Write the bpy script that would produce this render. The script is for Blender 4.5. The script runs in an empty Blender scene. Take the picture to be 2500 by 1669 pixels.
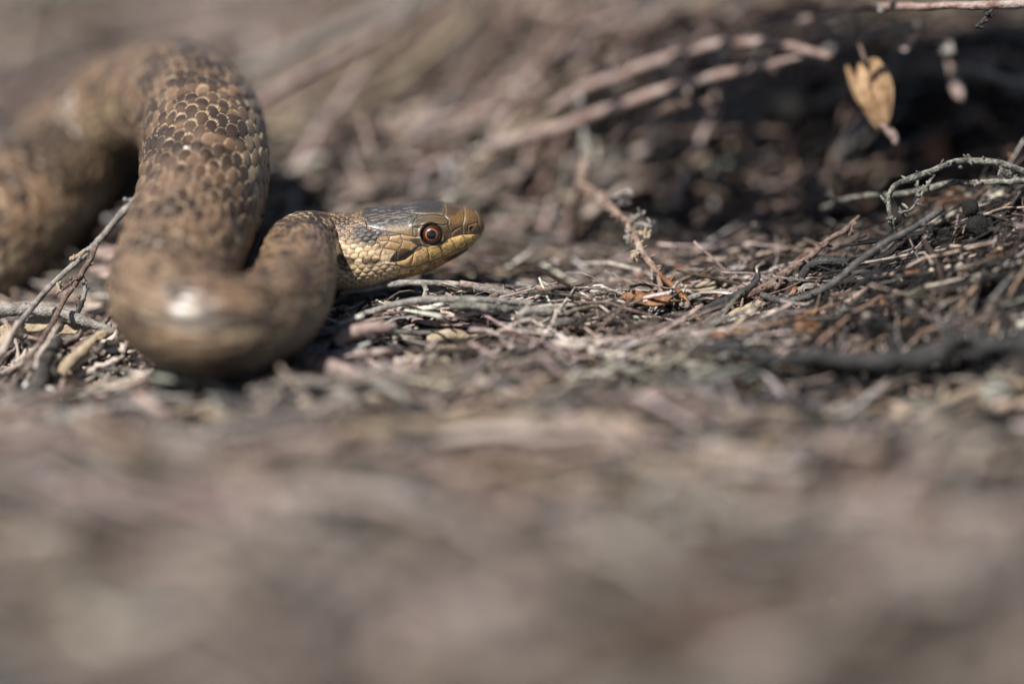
import bpy, math, random
import numpy as np
from mathutils import Vector, Matrix

rng = np.random.default_rng(11)
random.seed(11)
MM = 0.001
scene = bpy.context.scene
C = scene.collection

# ------------------------------------------------------------------ camera, sky, sun, exposure
PITCH = math.radians(18.0)
DIST = 480.0                      # mm from lens to the plane of focus
PXMM = 18.0                       # photo pixels per mm on the plane of focus
FWD = np.array([0, math.cos(PITCH), -math.sin(PITCH)])
UPV = np.array([0, math.sin(PITCH), math.cos(PITCH)])
CAM = -DIST * FWD
cd = bpy.data.cameras.new('camera')
cam = bpy.data.objects.new('camera', cd); C.objects.link(cam)
cam.location = CAM * MM
cam.rotation_euler = (math.radians(90) - PITCH, 0, 0)
cd.sensor_width = 36.0
cd.lens = 36.0 * DIST / (2500.0 / PXMM)
cd.clip_start = 0.01; cd.clip_end = 100.0
cd.dof.use_dof = True
cd.dof.focus_distance = (DIST - 1.0) * MM
cd.dof.aperture_fstop = 4.0
cd.dof.aperture_blades = 0
scene.camera = cam

SUN_EL = math.radians(54.0); SUN_AZ = math.radians(43.0)      # azimuth to the left of the photographer's back
TOSUN = np.array([-math.sin(SUN_AZ) * math.cos(SUN_EL), -math.cos(SUN_AZ) * math.cos(SUN_EL), math.sin(SUN_EL)])
world = bpy.data.worlds.new('World'); scene.world = world; world.use_nodes = True
wn = world.node_tree.nodes; wl = world.node_tree.links
sky = wn.new('ShaderNodeTexSky'); sky.sky_type = 'NISHITA'; sky.sun_disc = False
sky.sun_elevation = SUN_EL; sky.sun_rotation = math.atan2(TOSUN[0], TOSUN[1])
wl.new(sky.outputs[0], wn['Background'].inputs[0]); wn['Background'].inputs[1].default_value = 0.05
sd = bpy.data.lights.new('sun', 'SUN'); sd.energy = 4.4; sd.angle = math.radians(0.53); sd.color = (1.0, 0.955, 0.89)
sun = bpy.data.objects.new('sun', sd); C.objects.link(sun)
sun.rotation_euler = Vector(TOSUN).to_track_quat('Z', 'Y').to_euler()
scene.view_settings.view_transform = 'Standard'; scene.view_settings.look = 'None'
scene.view_settings.exposure = 0.84; scene.view_settings.gamma = 1.0

# ------------------------------------------------------------------ helpers
def P(px, py, d=0.0):
    """photo pixel + depth behind the plane of focus (mm) -> world point in mm"""
    k = (DIST + d) / DIST / PXMM
    return CAM + FWD * (DIST + d) + np.array([1.0, 0, 0]) * (px - 1250.0) * k + UPV * (834.5 - py) * k
def crop(x0, y0, s):
    return lambda cx, cy, d=0.0: P(x0 + cx / s, y0 + cy / s, d)
def project(v):
    r = v - CAM; z = r @ FWD
    return 1250 + r[:, 0] / z * DIST * PXMM, 834.5 - (r @ UPV) / z * DIST * PXMM
def sstep(a, b, x):
    t = np.clip((x - a) / (b - a), 0, 1); return t * t * (3 - 2 * t)
def _h(i, j, k):
    n = (i * 374761393 + j * 668265263 + k * 2147483647) & 0xFFFFFFFF
    n = ((n ^ (n >> 13)) * 1274126177) & 0xFFFFFFFF
    n = ((n ^ (n >> 16)) * 2246822519) & 0xFFFFFFFF
    return ((n ^ (n >> 15)) & 0xFFFF) / 65535.0
def noise(x, y, z=0.0, seed=0):
    x, y, z = np.broadcast_arrays(np.asarray(x, float), np.asarray(y, float), np.asarray(z, float))
    xi, yi, zi = np.floor(x).astype(np.int64), np.floor(y).astype(np.int64), np.floor(z).astype(np.int64)
    f = lambda t: t * t * (3 - 2 * t)
    fx, fy, fz = f(x - xi), f(y - yi), f(z - zi)
    o = 0
    for a in (0, 1):
        for b in (0, 1):
            for c in (0, 1):
                w = (fx if a else 1 - fx) * (fy if b else 1 - fy) * (fz if c else 1 - fz)
                o = o + w * _h(xi + a + seed * 57, yi + b + seed * 131, zi + c)
    return o
def fbm(x, y, z=0.0, seed=0, oct=3):
    o = 0; a = 0.5; s = 0
    for k in range(oct):
        o = o + a * noise(x * 2 ** k, y * 2 ** k, np.asarray(z) * 2 ** k, seed + k); s += a; a *= 0.5
    return o / s

def mesh_from(name, V, F, smooth=True, cols=None):
    """V (n,3) in mm, F (m,k) array or list of arrays (quads and triangles)"""
    me = bpy.data.meshes.new(name)
    Fs = F if isinstance(F, list) else [F]
    Fs = [np.asarray(f, np.int32) for f in Fs if len(f)]
    tot = np.concatenate([np.full(len(f), f.shape[1], np.int32) for f in Fs])
    idx = np.concatenate([f.ravel() for f in Fs])
    me.vertices.add(len(V)); me.vertices.foreach_set('co', (np.asarray(V, np.float64) * MM).astype(np.float32).ravel())
    me.loops.add(len(idx)); me.loops.foreach_set('vertex_index', idx)
    me.polygons.add(len(tot))
    me.polygons.foreach_set('loop_start', np.concatenate([[0], np.cumsum(tot)[:-1]]).astype(np.int32))
    me.polygons.foreach_set('loop_total', tot)
    me.polygons.foreach_set('use_smooth', np.full(len(tot), smooth))
    me.update(calc_edges=True)
    if cols is not None:
        ca = me.color_attributes.new('Col', 'FLOAT_COLOR', 'POINT')
        c4 = np.ones((len(V), 4), np.float32); c4[:, :3] = cols[:, :3]
        if cols.shape[1] == 4: c4[:, 3] = cols[:, 3]
        ca.data.foreach_set('color', c4.ravel())
    return me
def link(name, me, mat=None, loc=None, parent=None):
    o = bpy.data.objects.new(name, me); C.objects.link(o)
    if mat is not None and not me.materials: me.materials.append(mat)
    if loc is not None: o.location = np.asarray(loc) * MM
    if parent is not None: o.parent = parent
    return o
def tag(o, label, cat, group=None, kind=None):
    o['label'] = label
    if cat: o['category'] = cat
    if group: o['group'] = group
    if kind: o['kind'] = kind
    return o
def empty(name, loc):
    o = bpy.data.objects.new(name, None); C.objects.link(o); o.location = np.asarray(loc) * MM
    o.empty_display_size = 0.002
    return o

def spline(pts, step):
    """centripetal-ish Catmull-Rom through rows of pts (first three columns = position), resampled evenly"""
    p = np.asarray(pts, float)
    p = np.vstack([2 * p[0] - p[1], p, 2 * p[-1] - p[-2]])
    out = []
    for i in range(1, len(p) - 2):
        t = np.linspace(0, 1, 24, endpoint=False)[:, None]
        a, b, c, d = p[i - 1], p[i], p[i + 1], p[i + 2]
        out.append(0.5 * (2 * b + (c - a) * t + (2 * a - 5 * b + 4 * c - d) * t ** 2 + (3 * b - a - 3 * c + d) * t ** 3))
    out.append(p[-2][None])
    q = np.vstack(out)
    s = np.concatenate([[0], np.cumsum(np.linalg.norm(np.diff(q[:, :3], axis=0), axis=1))])
    if callable(step):
        ss = step(s)
    else:
        ss = np.linspace(0, s[-1], max(3, int(s[-1] / step) + 1))
    return np.stack([np.interp(ss, s, q[:, k]) for k in range(q.shape[1])], 1), ss
def frames(c, hint=(0, 0, 1)):
    T = np.gradient(c, axis=0); T /= np.linalg.norm(T, axis=1)[:, None] + 1e-12
    U = np.zeros_like(T); u = np.array(hint, float)
    for i in range(len(T)):
        u = u - (u @ T[i]) * T[i]
        n = np.linalg.norm(u)
        u = u / n if n > 1e-6 else np.array([0, 1.0, 0]); U[i] = u
    return T, U, np.cross(T, U)
def tube(pts, sides=8, step=0.6, rough=0.12, seed=0, knots=0.0, closed=True):
    """rough bark tube through rows (x, y, z, r): V, F"""
    q, s = spline(pts, step)
    c = q[:, :3].copy(); r = q[:, 3]
    n = len(c)
    c += (np.stack([noise(s / 4.0, k * 9.1, seed * 3.7, seed) for k in range(3)], 1) - 0.5) * (r * rough * 5)[:, None]
    T, U, S = frames(c, (0.13, 0.21, 0.97))
    ph = np.arange(sides) / sides * 2 * math.pi
    nz = noise(s[:, None] / 1.1, np.cos(ph)[None] * 1.3 + 5, np.sin(ph)[None] * 1.3 + 5 + seed, seed) - 0.5
    nf = noise(s[:, None] / 0.45, ph[None] * 1.5, seed + 0.5, seed + 3) - 0.5
    rr = r[:, None] * (1 + rough * 2 * nz + rough * 1.2 * nf)
    if knots > 0:
        kn = noise(s / 2.6, 3.3, seed + .7, seed + 9)
        rr = rr * (1 + knots * sstep(0.62, 0.85, kn))[:, None]
    V = c[:, None] + rr[:, :, None] * (U[:, None] * np.cos(ph)[None, :, None] + S[:, None] * np.sin(ph)[None, :, None])
    V = V.reshape(-1, 3)
    i = np.arange(n - 1)[:, None]; j = np.arange(sides)[None]
    F = np.stack([i * sides + j, i * sides + (j + 1) % sides, (i + 1) * sides + (j + 1) % sides, (i + 1) * sides + j], -1).reshape(-1, 4)
    tri = []
    if closed:
        V = np.vstack([V, c[0] - T[0] * r[0] * .35, c[-1] + T[-1] * r[-1] * .5])
        a, b = len(V) - 2, len(V) - 1
        tri = np.array([[a, (k + 1) % sides, k] for k in range(sides)] +
                       [[b, (n - 1) * sides + k, (n - 1) * sides + (k + 1) % sides] for k in range(sides)])
    return V, [F, tri] if closed else [F]
def join(parts):
    Vs, Fd, off = [], {}, 0
    for V, Fs in parts:
        Vs.append(V)
        for f in (Fs if isinstance(Fs, list) else [Fs]):
            f = np.asarray(f)
            if len(f): Fd.setdefault(f.shape[1], []).append(f + off)
        off += len(V)
    return np.vstack(Vs), [np.vstack(f) for f in Fd.values()]

# ------------------------------------------------------------------ materials
def new_mat(name, rough=0.85, spec=0.3):
    m = bpy.data.materials.new(name); m.use_nodes = True
    b = m.node_tree.nodes['Principled BSDF']
    b.inputs['Roughness'].default_value = rough; b.inputs['Specular IOR Level'].default_value = spec
    return m, m.node_tree.nodes, m.node_tree.links, b
def ramp(nt, stops):
    r = nt.new('ShaderNodeValToRGB'); e = r.color_ramp.elements
    while len(e) < len(stops): e.new(0.5)
    for el, (p, c) in zip(e, stops): el.position = p; el.color = (*c, 1)
    return r
def bark(name, stops, scale=900, bump=0.5, rough=0.85, stretch=1.0, rnd=False):
    """procedural bark: object-space noise through a colour ramp, finer noise as relief"""
    m, N, L, b = new_mat(name, rough, 0.25)
    tc = N.new('ShaderNodeTexCoord')
    no = N.new('ShaderNodeTexNoise'); no.inputs['Scale'].default_value = scale; no.inputs['Detail'].default_value = 9
    no.inputs['Roughness'].default_value = 0.78
    L.new(tc.outputs['Object'], no.inputs['Vector'])
    r = ramp(N, stops)
    fac = no.outputs['Fac']
    if rnd:
        oi = N.new('ShaderNodeObjectInfo'); ma = N.new('ShaderNodeMath'); ma.operation = 'MULTIPLY_ADD'
        L.new(oi.outputs['Random'], ma.inputs[0]); ma.inputs[1].default_value = 0.62
        m2 = N.new('ShaderNodeMath'); m2.operation = 'MULTIPLY_ADD'
        L.new(no.outputs['Fac'], m2.inputs[0]); m2.inputs[1].default_value = 0.8; m2.inputs[2].default_value = -0.21
        L.new(m2.outputs[0], ma.inputs[2]); fac = ma.outputs[0]
    L.new(fac, r.inputs[0]); L.new(r.outputs[0], b.inputs['Base Color'])
    n2 = N.new('ShaderNodeTexNoise'); n2.inputs['Scale'].default_value = scale * 4; n2.inputs['Detail'].default_value = 3
    L.new(tc.outputs['Object'], n2.inputs['Vector'])
    bp = N.new('ShaderNodeBump'); bp.inputs['Strength'].default_value = min(1, bump * 1.6); bp.inputs['Distance'].default_value = 0.0004
    L.new(n2.outputs['Fac'], bp.inputs['Height']); L.new(bp.outputs[0], b.inputs['Normal'])
    return m
def attr_mat(name, rough=0.9, spec=0.25, scale=1500, var=0.5, bump=0.5):
    """colour per piece from a mesh attribute, broken up by noise"""
    m, N, L, b = new_mat(name, rough, spec)
    at = N.new('ShaderNodeAttribute'); at.attribute_name = 'Col'
    tc = N.new('ShaderNodeTexCoord')
    no = N.new('ShaderNodeTexNoise'); no.inputs['Scale'].default_value = scale; no.inputs['Detail'].default_value = 4
    L.new(tc.outputs['Object'], no.inputs['Vector'])
    mr = N.new('ShaderNodeMapRange'); mr.inputs[1].default_value = .3; mr.inputs[2].default_value = .7
    mr.inputs[3].default_value = 1 - var; mr.inputs[4].default_value = 1 + var * .6
    L.new(no.outputs['Fac'], mr.inputs[0])
    vm = N.new('ShaderNodeVectorMath'); vm.operation = 'SCALE'
    L.new(at.outputs['Color'], vm.inputs[0]); L.new(mr.outputs[0], vm.inputs['Scale'])
    L.new(vm.outputs[0], b.inputs['Base Color'])
    bp = N.new('ShaderNodeBump'); bp.inputs['Strength'].default_value = bump; bp.inputs['Distance'].default_value = 0.00015
    n2 = N.new('ShaderNodeTexNoise'); n2.inputs['Scale'].default_value = scale * 3; n2.inputs['Detail'].default_value = 2
    L.new(tc.outputs['Object'], n2.inputs['Vector'])
    L.new(n2.outputs['Fac'], bp.inputs['Height']); L.new(bp.outputs[0], b.inputs['Normal'])
    return m

M = {}
M['grey'] = bark('weathered_grey_bark', [(.25, (.045, .040, .036)), (.45, (.17, .155, .14)), (.6, (.33, .305, .28)), (.78, (.50, .47, .435))])
M['slate'] = bark('dark_grey_bark', [(.3, (.02, .02, .02)), (.5, (.075, .072, .07)), (.7, (.19, .185, .175))])
M['heather'] = bark('scaly_heather_bark', [(.28, (.05, .035, .028)), (.44, (.17, .12, .10)), (.52, (.22, .145, .105)), (.6, (.33, .28, .25)), (.8, (.48, .44, .41))], scale=380)
M['charred'] = bark('charred_bark', [(.3, (.012, .012, .012)), (.55, (.045, .043, .042)), (.75, (.16, .155, .15))], rough=.75)
M['lichen'] = bark('lichen_crusted_bark', [(.32, (.02, .019, .018)), (.46, (.07, .065, .06)), (.56, (.22, .215, .18)), (.75, (.36, .355, .30))], scale=700)
M['red'] = bark('red_brown_bark', [(.3, (.035, .022, .018)), (.47, (.115, .074, .06)), (.62, (.23, .18, .155)), (.8, (.40, .35, .32))])
M['pink'] = bark('pale_pinkish_stem_bark', [(.28, (.09, .055, .045)), (.42, (.20, .125, .105)), (.56, (.31, .245, .22)), (.75, (.47, .41, .375))], scale=420)
M['tan'] = bark('dry_tan_straw', [(.3, (.16, .11, .07)), (.5, (.33, .26, .18)), (.75, (.50, .41, .30))])
M['rust'] = bark('rusty_orange_bark_flake', [(.3, (.07, .03, .015)), (.48, (.16, .075, .038)), (.6, (.29, .15, .075)), (.72, (.16, .13, .115)), (.85, (.36, .3, .24))], scale=420)
M['litter'] = bark('dry_twig_litter_bark', [(.05, (.025, .02, .018)), (.25, (.10, .08, .068)), (.42, (.28, .23, .20)), (.6, (.42, .345, .305)), (.78, (.54, .46, .39)), (.95, (.50, .475, .44))], rnd=True)
M['litter_dark'] = bark('sooty_twig_litter_bark', [(.1, (.012, .012, .012)), (.35, (.04, .037, .035)), (.55, (.13, .115, .10)), (.75, (.28, .24, .20)), (.95, (.36, .34, .31))], rnd=True)
M['strip'] = bark('dry_needle_strips', [(.1, (.10, .065, .04)), (.35, (.24, .175, .12)), (.6, (.45, .37, .29)), (.9, (.58, .52, .46))], rnd=True)
M['pieces'] = attr_mat('loose_heath_litter')

# ------------------------------------------------------------------ ground
def G(x, y):
    """height of the heath floor in mm"""
    x = np.asarray(x, float); y = np.asarray(y, float)
    b = 3.2 * (fbm(x / 46, y / 46, 0, 21) - .5) + 1.6 * (fbm(x / 12, y / 12, 0, 5, 2) - .5) + 16 * (noise(x / 260 + 3.1, y / 260 + .4, 0, 8) - .5) * sstep(140, 400, np.hypot(x, y))
    b = b + 9.0 * (fbm(x / 38 + 9, y / 38, 0, 44, 2) - .5) * sstep(50, 90, y) * (1 - sstep(500, 900, y)) + 4.5 * (fbm(x / 24, y / 24, 0, 46, 2) - .5) * sstep(-26, -50, y)
    r1 = 4.4 * np.exp(-((x - 6) / 27) ** 2 - ((y + 1) / 9) ** 2)
    r2 = np.interp(x, [-20, 5, 20, 45, 56, 66, 90, 140, 260], [0, .3, 2, 5.0, 8.2, 12.2, 17.5, 21, 10]) * sstep(-32, -7, y - 0.05 * x) * (1 - sstep(18, 44, y))
    bank = np.interp(x, [-60, -40, -10, 20, 60, 120, 240, 400], [.08, .25, .8, 1, 1.1, 1.2, .9, 0]) * np.interp(y, [38, 64, 92, 140, 220, 900, 1500], [0, 12, 20, 27, 30, 30, 0])
    left = -2.5 * np.exp(-((x + 66) / 22) ** 2 - ((y - 20) / 22) ** 2) - 6.0 * np.exp(-((x + 66) / 20) ** 2 - ((y + 5) / np.where(y < -5, 27, 13)) ** 2)
    b = b + np.interp(y, [-400, -115, -40], [20, 9.5, 0])
    return b + np.maximum(r1, r2) + bank + left + 0.012 * np.maximum(y - 120, 0) * (1 - sstep(600, 3000, y))
def axis(lo, hi, step, far):
    inner = np.arange(lo, hi + step, step)
    g = step * 1.35 ** np.arange(1, 60); g = np.cumsum(g); g = g[g < far]
    return np.concatenate([(lo - g)[::-1], inner, hi + g])
gx = axis(-120, 120, 1.3, 30000); gy = axis(-140, 380, 1.5, 30000)
XX, YY = np.meshgrid(gx, gy)
ZZ = G(XX, YY)
V = np.stack([XX, YY, ZZ], -1).reshape(-1, 3)
nx = len(gx); ii, jj = np.meshgrid(np.arange(len(gy) - 1), np.arange(nx - 1), indexing='ij')
F = np.stack([ii * nx + jj, ii * nx + jj + 1, (ii + 1) * nx + jj + 1, (ii + 1) * nx + jj], -1).reshape(-1, 4)
M['soil'] = bark('peaty_heath_soil', [(.3, (.009, .007, .006)), (.5, (.024, .018, .015)), (.68, (.06, .046, .038)), (.85, (.12, .095, .08))], scale=160, bump=.8, rough=.95)
ground = link('ground', mesh_from('ground', V, F), M['soil'])
tag(ground, 'dark peaty heath floor under the dry litter', 'ground', kind='structure')

# ------------------------------------------------------------------ snake
HC = crop(780, 460, 5.339)                         # coordinates read off the enlarged head
HD = 4.0                                           # mid-plane of the head lies this far behind the focus
head = np.array([                                  # x, top, bottom (read off), half width in mm
    (100, 322, 1318, 4.9), (250, 334, 1316, 5.0), (420, 335, 1306, 5.15), (600, 287, 1288, 5.4), (800, 253, 1245, 5.6), (1000, 234, 1192, 5.6),
    (1250, 197, 1130, 5.35), (1400, 176, 1086, 5.05), (1550, 177, 1014, 4.7), (1700, 194, 938, 4.2), (1850, 227, 855, 3.6),
    (1950, 250, 780, 3.15), (2030, 285, 702, 2.65), (2085, 328, 632, 2.1), (2122, 385, 585, 1.5), (2141, 440, 548, .9), (2149, 485, 510, .25)])
hx = np.concatenate([np.linspace(100, 1800, 330, endpoint=False), 2149 - (2149 - 1800) * np.cos(np.linspace(0, math.pi / 2, 96)) ** 1.0][0:2])
hx = np.unique(np.concatenate([np.linspace(100, 1800, 330), 1800 + 349 * np.sin(np.linspace(0.01, math.pi / 2, 90))]))
def mono(xq, col):                                 # smooth interpolation through the stations
    xs = head[:, 0]; ys = head[:, col]
    d = np.gradient(ys, xs)
    i = np.clip(np.searchsorted(xs, xq) - 1, 0, len(xs) - 2)
    h = xs[i + 1] - xs[i]; t = (xq - xs[i]) / h
    return ys[i] * (1 + 2 * t) * (1 - t) ** 2 + d[i] * h * t * (1 - t) ** 2 + ys[i + 1] * t * t * (3 - 2 * t) + d[i + 1] * h * t * t * (t - 1)
ht = np.where(hx < 2085, mono(hx, 1), np.interp(hx, head[:, 0], head[:, 1]))
hb = np.where(hx < 2085, mono(hx, 2), np.interp(hx, head[:, 0], head[:, 2]))
hw = np.where(hx < 2085, mono(hx, 3), np.interp(hx, head[:, 0], head[:, 3]))
# blunt rounded muzzle end
hc = np.array([HC(x, (a + b) / 2, HD) for x, a, b in zip(hx, ht, hb)])
k_mm = (DIST + HD) / DIST / PXMM / 5.339
ha_app = (hb - ht) / 2 * k_mm
ha = np.sqrt(np.maximum(ha_app ** 2 - (hw * math.sin(PITCH)) ** 2, (0.35 * ha_app) ** 2)) / math.cos(PITCH)

body_cp = [  # px, py, depth, radius, roll(deg)
    (-620, 560, 60, 7.6, 0), (-420, 640, 44, 8.0, 0), (-220, 720, 22, 8.6, 0), (-70, 640, 27, 9.0, 0), (50, 520, 36, 9.3, 0), (172, 385, 46, 9.2, 0),
    (295, 285, 45, 9.0, 6), (410, 244, 34, 8.8, 14), (480, 290, 18, 8.8, 18), (500, 390, 5.5, 8.75, 20), (487, 500, -3.5, 8.6, 18), (447, 610, -11, 8.4, 14),
    (412, 715, -18.5, 7.9, 8), (444, 780, -25, 7.1, 0), (530, 800, -27, 6.8, -4), (630, 785, -23, 6.3, -6), (695, 735, -17, 5.8, -4), (722, 670, -10, 5.4, 0),
    (724, 628, -4, 5.2, 0), (748, 606, 1, 5.0, 0), (775, 607, 3.3, 4.95, 0)]
ctrl = [np.concatenate([P(a, b, d), [r, r, math.radians(ro)]]) for a, b, d, r, ro in body_cp]
# a few head stations join the spline so that neck and head flow into each other
for k in range(0, 120, 30): ctrl.append(np.concatenate([hc[k], [ha[k], hw[k], 0]]))
def body_step(s):
    # find the sharp stretch: finer rings where the picture is in focus
    out = [0.0]
    L_ = s[-1]
    while out[-1] < L_:
        out.append(out[-1] + 0.17)
    return np.array(out[:-1])
q, ss = spline(ctrl, body_step)
k_end = int(np.argmin(np.linalg.norm(q[:, :3] - hc[0], axis=1)))
q = q[:k_end - 2]
dpt = (q[:, :3] - CAM) @ FWD - DIST
keep = np.ones(len(q), bool); keep[1::2] = (dpt[1::2] > -14) & (dpt[1::2] < 17)
q = q[keep]
cen = np.vstack([q[:, :3], hc]); A = np.concatenate([q[:, 3], ha]); B = np.concatenate([q[:, 4], hw]); RO = np.concatenate([q[:, 5], np.zeros(len(hc))])
NB = len(q); NR = len(cen)
T = np.gradient(cen, axis=0); T /= np.linalg.norm(T, axis=1)[:, None]
seg = np.concatenate([[0], np.cumsum(np.linalg.norm(np.diff(cen, axis=0), axis=1))])
wh = sstep(seg[NB] - 3.0, seg[NB] + 4.0, seg)[:, None]
T = T * (1 - wh) + np.array([1.0, 0, 0]) * wh; T /= np.linalg.norm(T, axis=1)[:, None]
Z = np.array([0, 0, 1.0])
U = Z - (T @ Z)[:, None] * T; U /= np.linalg.norm(U, axis=1)[:, None]
S = np.cross(T, U)
U, S = U * np.cos(RO)[:, None] - S * np.sin(RO)[:, None] * -1, S * np.cos(RO)[:, None] - U * np.sin(RO)[:, None]
NV = 336
ph = (np.arange(NV) / NV * 2 - 1) * math.pi          # 0 = along the back, +-pi = belly
# finer on the flank that the camera sees is not needed: even spacing
cs, sn = np.cos(ph), np.sin(ph)
hd = np.clip((np.arange(NR) - NB) / 60.0, 0, 1)[:, None]
n_up = 2.0 + 0.45 * hd; n_dn = 2.0 + 0.15 * hd
ex = np.where(cs[None] > 0, n_up, n_dn)
yy = np.sign(sn)[None] * np.abs(sn)[None] ** (2 / ex)
zz = np.sign(cs)[None] * np.abs(cs)[None] ** (2 / ex)
zz = np.where(cs[None] < -0.55, zz * 1.0, zz)
off = (B[:, None] * yy)[..., None] * S[:, None] + (A[:, None] * zz)[..., None] * U[:, None]
base = cen[:, None] + off
# smooth normals of the undisplaced surface
du = np.gradient(base, axis=0); dv = np.roll(base, -1, 1) - np.roll(base, 1, 1)
Nn = np.cross(dv, du); Nn /= np.linalg.norm(Nn, axis=2)[..., None] + 1e-12
sgn = np.sign(np.mean(np.sum(Nn * off, 2))); Nn *= sgn

# scale lattice: 21 rows over the back and sides, the wide belly plates below
ROWS = 27; SPAN = 0.72 * 2 * math.pi
W = SPAN / ROWS * np.minimum(A, B)
Lc = 2.3 * W * (1 - .18 * hd[:, 0])
qi = np.concatenate([[0], np.cumsum(np.diff(seg) / ((Lc[1:] + Lc[:-1]) / 2))])[:, None] * np.ones((1, NV))
jj_ = (ph / (SPAN / ROWS))[None] * np.ones((NR, 1))
NECK = NB - 6                                       # the small scales of the nape begin here
qi[NECK:] = qi[NECK] + (qi[NECK:] - qi[NECK]) * 1.36; jj_[NECK:] *= 1.36
wob = 0.16
qi_w = qi + wob * (noise(seg[:, None] / 5, jj_ / 2.2, 3, 31) - .5); jw = jj_ + wob * (noise(seg[:, None] / 5, jj_ / 2.2, 9, 33) - .5)
best_t = np.full(qi.shape, -9.0); best_f = np.zeros_like(qi); ida = np.zeros(qi.shape, np.int64); idb = np.zeros(qi.shape, np.int64); bv = np.zeros_like(qi)
top2 = np.full(qi.shape, -9.0)
j0 = np.round(jw).astype(np.int64)
for dj in (-1, 0, 1):
    j = j0 + dj
    par = 0.5 * (j % 2)
    k0 = np.round(qi_w - par).astype(np.int64)
    for dk in (-1, 0, 1):
        k = k0 + dk
        t = -(qi_w - par - k) * 2.0                    # tailward, tip at +1
        v = np.abs(jw - j)
        e = (np.maximum(t + .35, 0) / 1.42) ** 2.6 + (v / 0.66) ** 3.0
        f = 1 - e ** 0.5
        ok = (f > 0) & (t > -1.3)
        top2 = np.maximum(top2, np.where(~ok & (t > 0), f, -9))
        win = ok & (t > best_t)
        best_t = np.where(win, t, best_t); best_f = np.where(win, f, best_f); ida = np.where(win, k, ida); idb = np.where(win, j, idb); bv = np.where(win, v, bv)
covered = best_t > -5
tw = np.where(covered, best_t, -1)
edge = np.where(covered, sstep(0, .16, best_f), 0)
vs_ = jw - idb
Hs = W[:, None] * np.where(covered, (_h(ida, idb, ida * 0 + 31) - .5) * .38 * vs_ + (_h(ida, idb, ida * 0 + 37) - .5) * .34 * tw, 0) * (1 - .6 * hd)
Hs = Hs - .13 * W[:, None] * (bv ** 2 + .55 * tw ** 2) + 0.065 * W[:, None] * (edge + 0.6 * tw) + 0.03 * W[:, None] * sstep(0.1, .8, best_f)
belly = sstep(0.5 * SPAN - .05, .5 * SPAN + .06, np.abs(ph))[None] * np.ones((NR, 1))
bq = (qi * 2.0) % 1.0
Hb = 0.05 * W[:, None] * (sstep(0, .12, bq) - bq)
scale_h = Hs * (1 - belly) + Hb * belly

# --- head plates, drawn in the pixel frame of the enlarged head and mirrored to the far side
PL = [l for l in [
    [(605, 435), (620, 500), (700, 520), (850, 560), (1000, 590), (1100, 602), (1230, 628)],
    [(640, 400), (780, 378), (900, 345), (1080, 318), (1180, 325), (1290, 345)],
    [(1080, 318), (1350, 338), (1480, 338), (1560, 340), (1620, 357)],
    [(1290, 345), (1240, 400), (1215, 470), (1216, 560), (1230, 628)],
    [(1240, 400), (1330, 352), (1480, 340), (1600, 360), (1660, 410), (1668, 465), (1620, 482), (1500, 468), (1400, 478), (1290, 506), (1230, 500)],
    [(1620, 357), (1640, 290), (1610, 190), (1590, 150)], [(1640, 370), (1682, 420), (1670, 480), (1690, 520), (1725, 585)],
    [(1845, 225), (1885, 290), (1885, 420), (1860, 490), (1780, 530), (1725, 582)],
    [(2000, 285), (2060, 380), (2072, 470), (2096, 560), (2085, 594)],
    [(2065, 440), (1950, 475), (1938, 500), (1940, 580)], [(1725, 582), (1722, 632)], [(1860, 490), (1872, 570), (1860, 604)],
    [(2085, 594), (1860, 605), (1730, 640), (1690, 652), (1640, 690), (1560, 728), (1400, 760), (1300, 745), (1250, 790), (1230, 840), (1120, 925), (1010, 955), (920, 960)],
    [(1860, 610), (1902, 660), (1922, 745)], [(1700, 652), (1752, 720), (1782, 800)], [(1550, 730), (1602, 820), (1612, 885)],
    [(1400, 760), (1432, 880), (1424, 950)], [(1230, 840), (1212, 940), (1172, 1015)], [(1010, 850), (998, 950), (1012, 1005)],
    [(1230, 510), (1320, 520)], [(1230, 628), (1330, 622)], [(1290, 670), (1340, 760), (1300, 745)],
    [(1060, 602), (1082, 680), (1060, 760), (1000, 820), (1010, 850)], [(900, 680), (1050, 722)], [(750, 645), (800, 690), (900, 680), (922, 622), (1060, 602)],
    [(750, 645), (735, 690), (830, 780)], [(1060, 660), (1200, 690), (1290, 742)], [(830, 780), (900, 700)], [(830, 780), (1000, 805)], [(830, 780), (790, 860), (800, 950), (920, 960)],
    [(1620, 905), (1640, 950)], [(1450, 965), (1400, 1080)], [(1280, 1025), (1180, 1120), (1000, 1150)], [(1060, 1040), (1000, 1140)],
]]
MOUTH = [(2075, 640), (1990, 695), (1920, 755), (1780, 812), (1620, 892), (1450, 955), (1280, 1012), (1150, 1032), (1020, 1012), (920, 1010), (870, 1040)]
MIDL = [(640, 330), (1080, 240)]
def seg_dist(x, y, line):
    d = np.full(x.shape, 1e9)
    for (x0, y0), (x1, y1) in zip(line[:-1], line[1:]):
        dx, dy = x1 - x0, y1 - y0
        t = np.clip(((x - x0) * dx + (y - y0) * dy) / (dx * dx + dy * dy), 0, 1)
        d = np.minimum(d, np.hypot(x - x0 - t * dx, y - y0 - t * dy))
    return d
def poly_sd(x, y, poly):
    """signed distance, positive inside"""
    d = seg_dist(x, y, poly + [poly[0]]); ins = np.zeros(x.shape, bool)
    for (x0, y0), (x1, y1) in zip(poly, poly[1:] + [poly[0]]):
        c = (y0 > y) != (y1 > y)
        with np.errstate(divide='ignore', invalid='ignore'):
            xi = (x1 - x0) * (y - y0) / (y1 - y0 + 1e-12) + x0
        ins ^= c & (x < xi)
    return np.where(ins, d, -d)
hi = slice(NB - 40, NR)
nh = NR - (NB - 40)
mid = NV // 2
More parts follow.
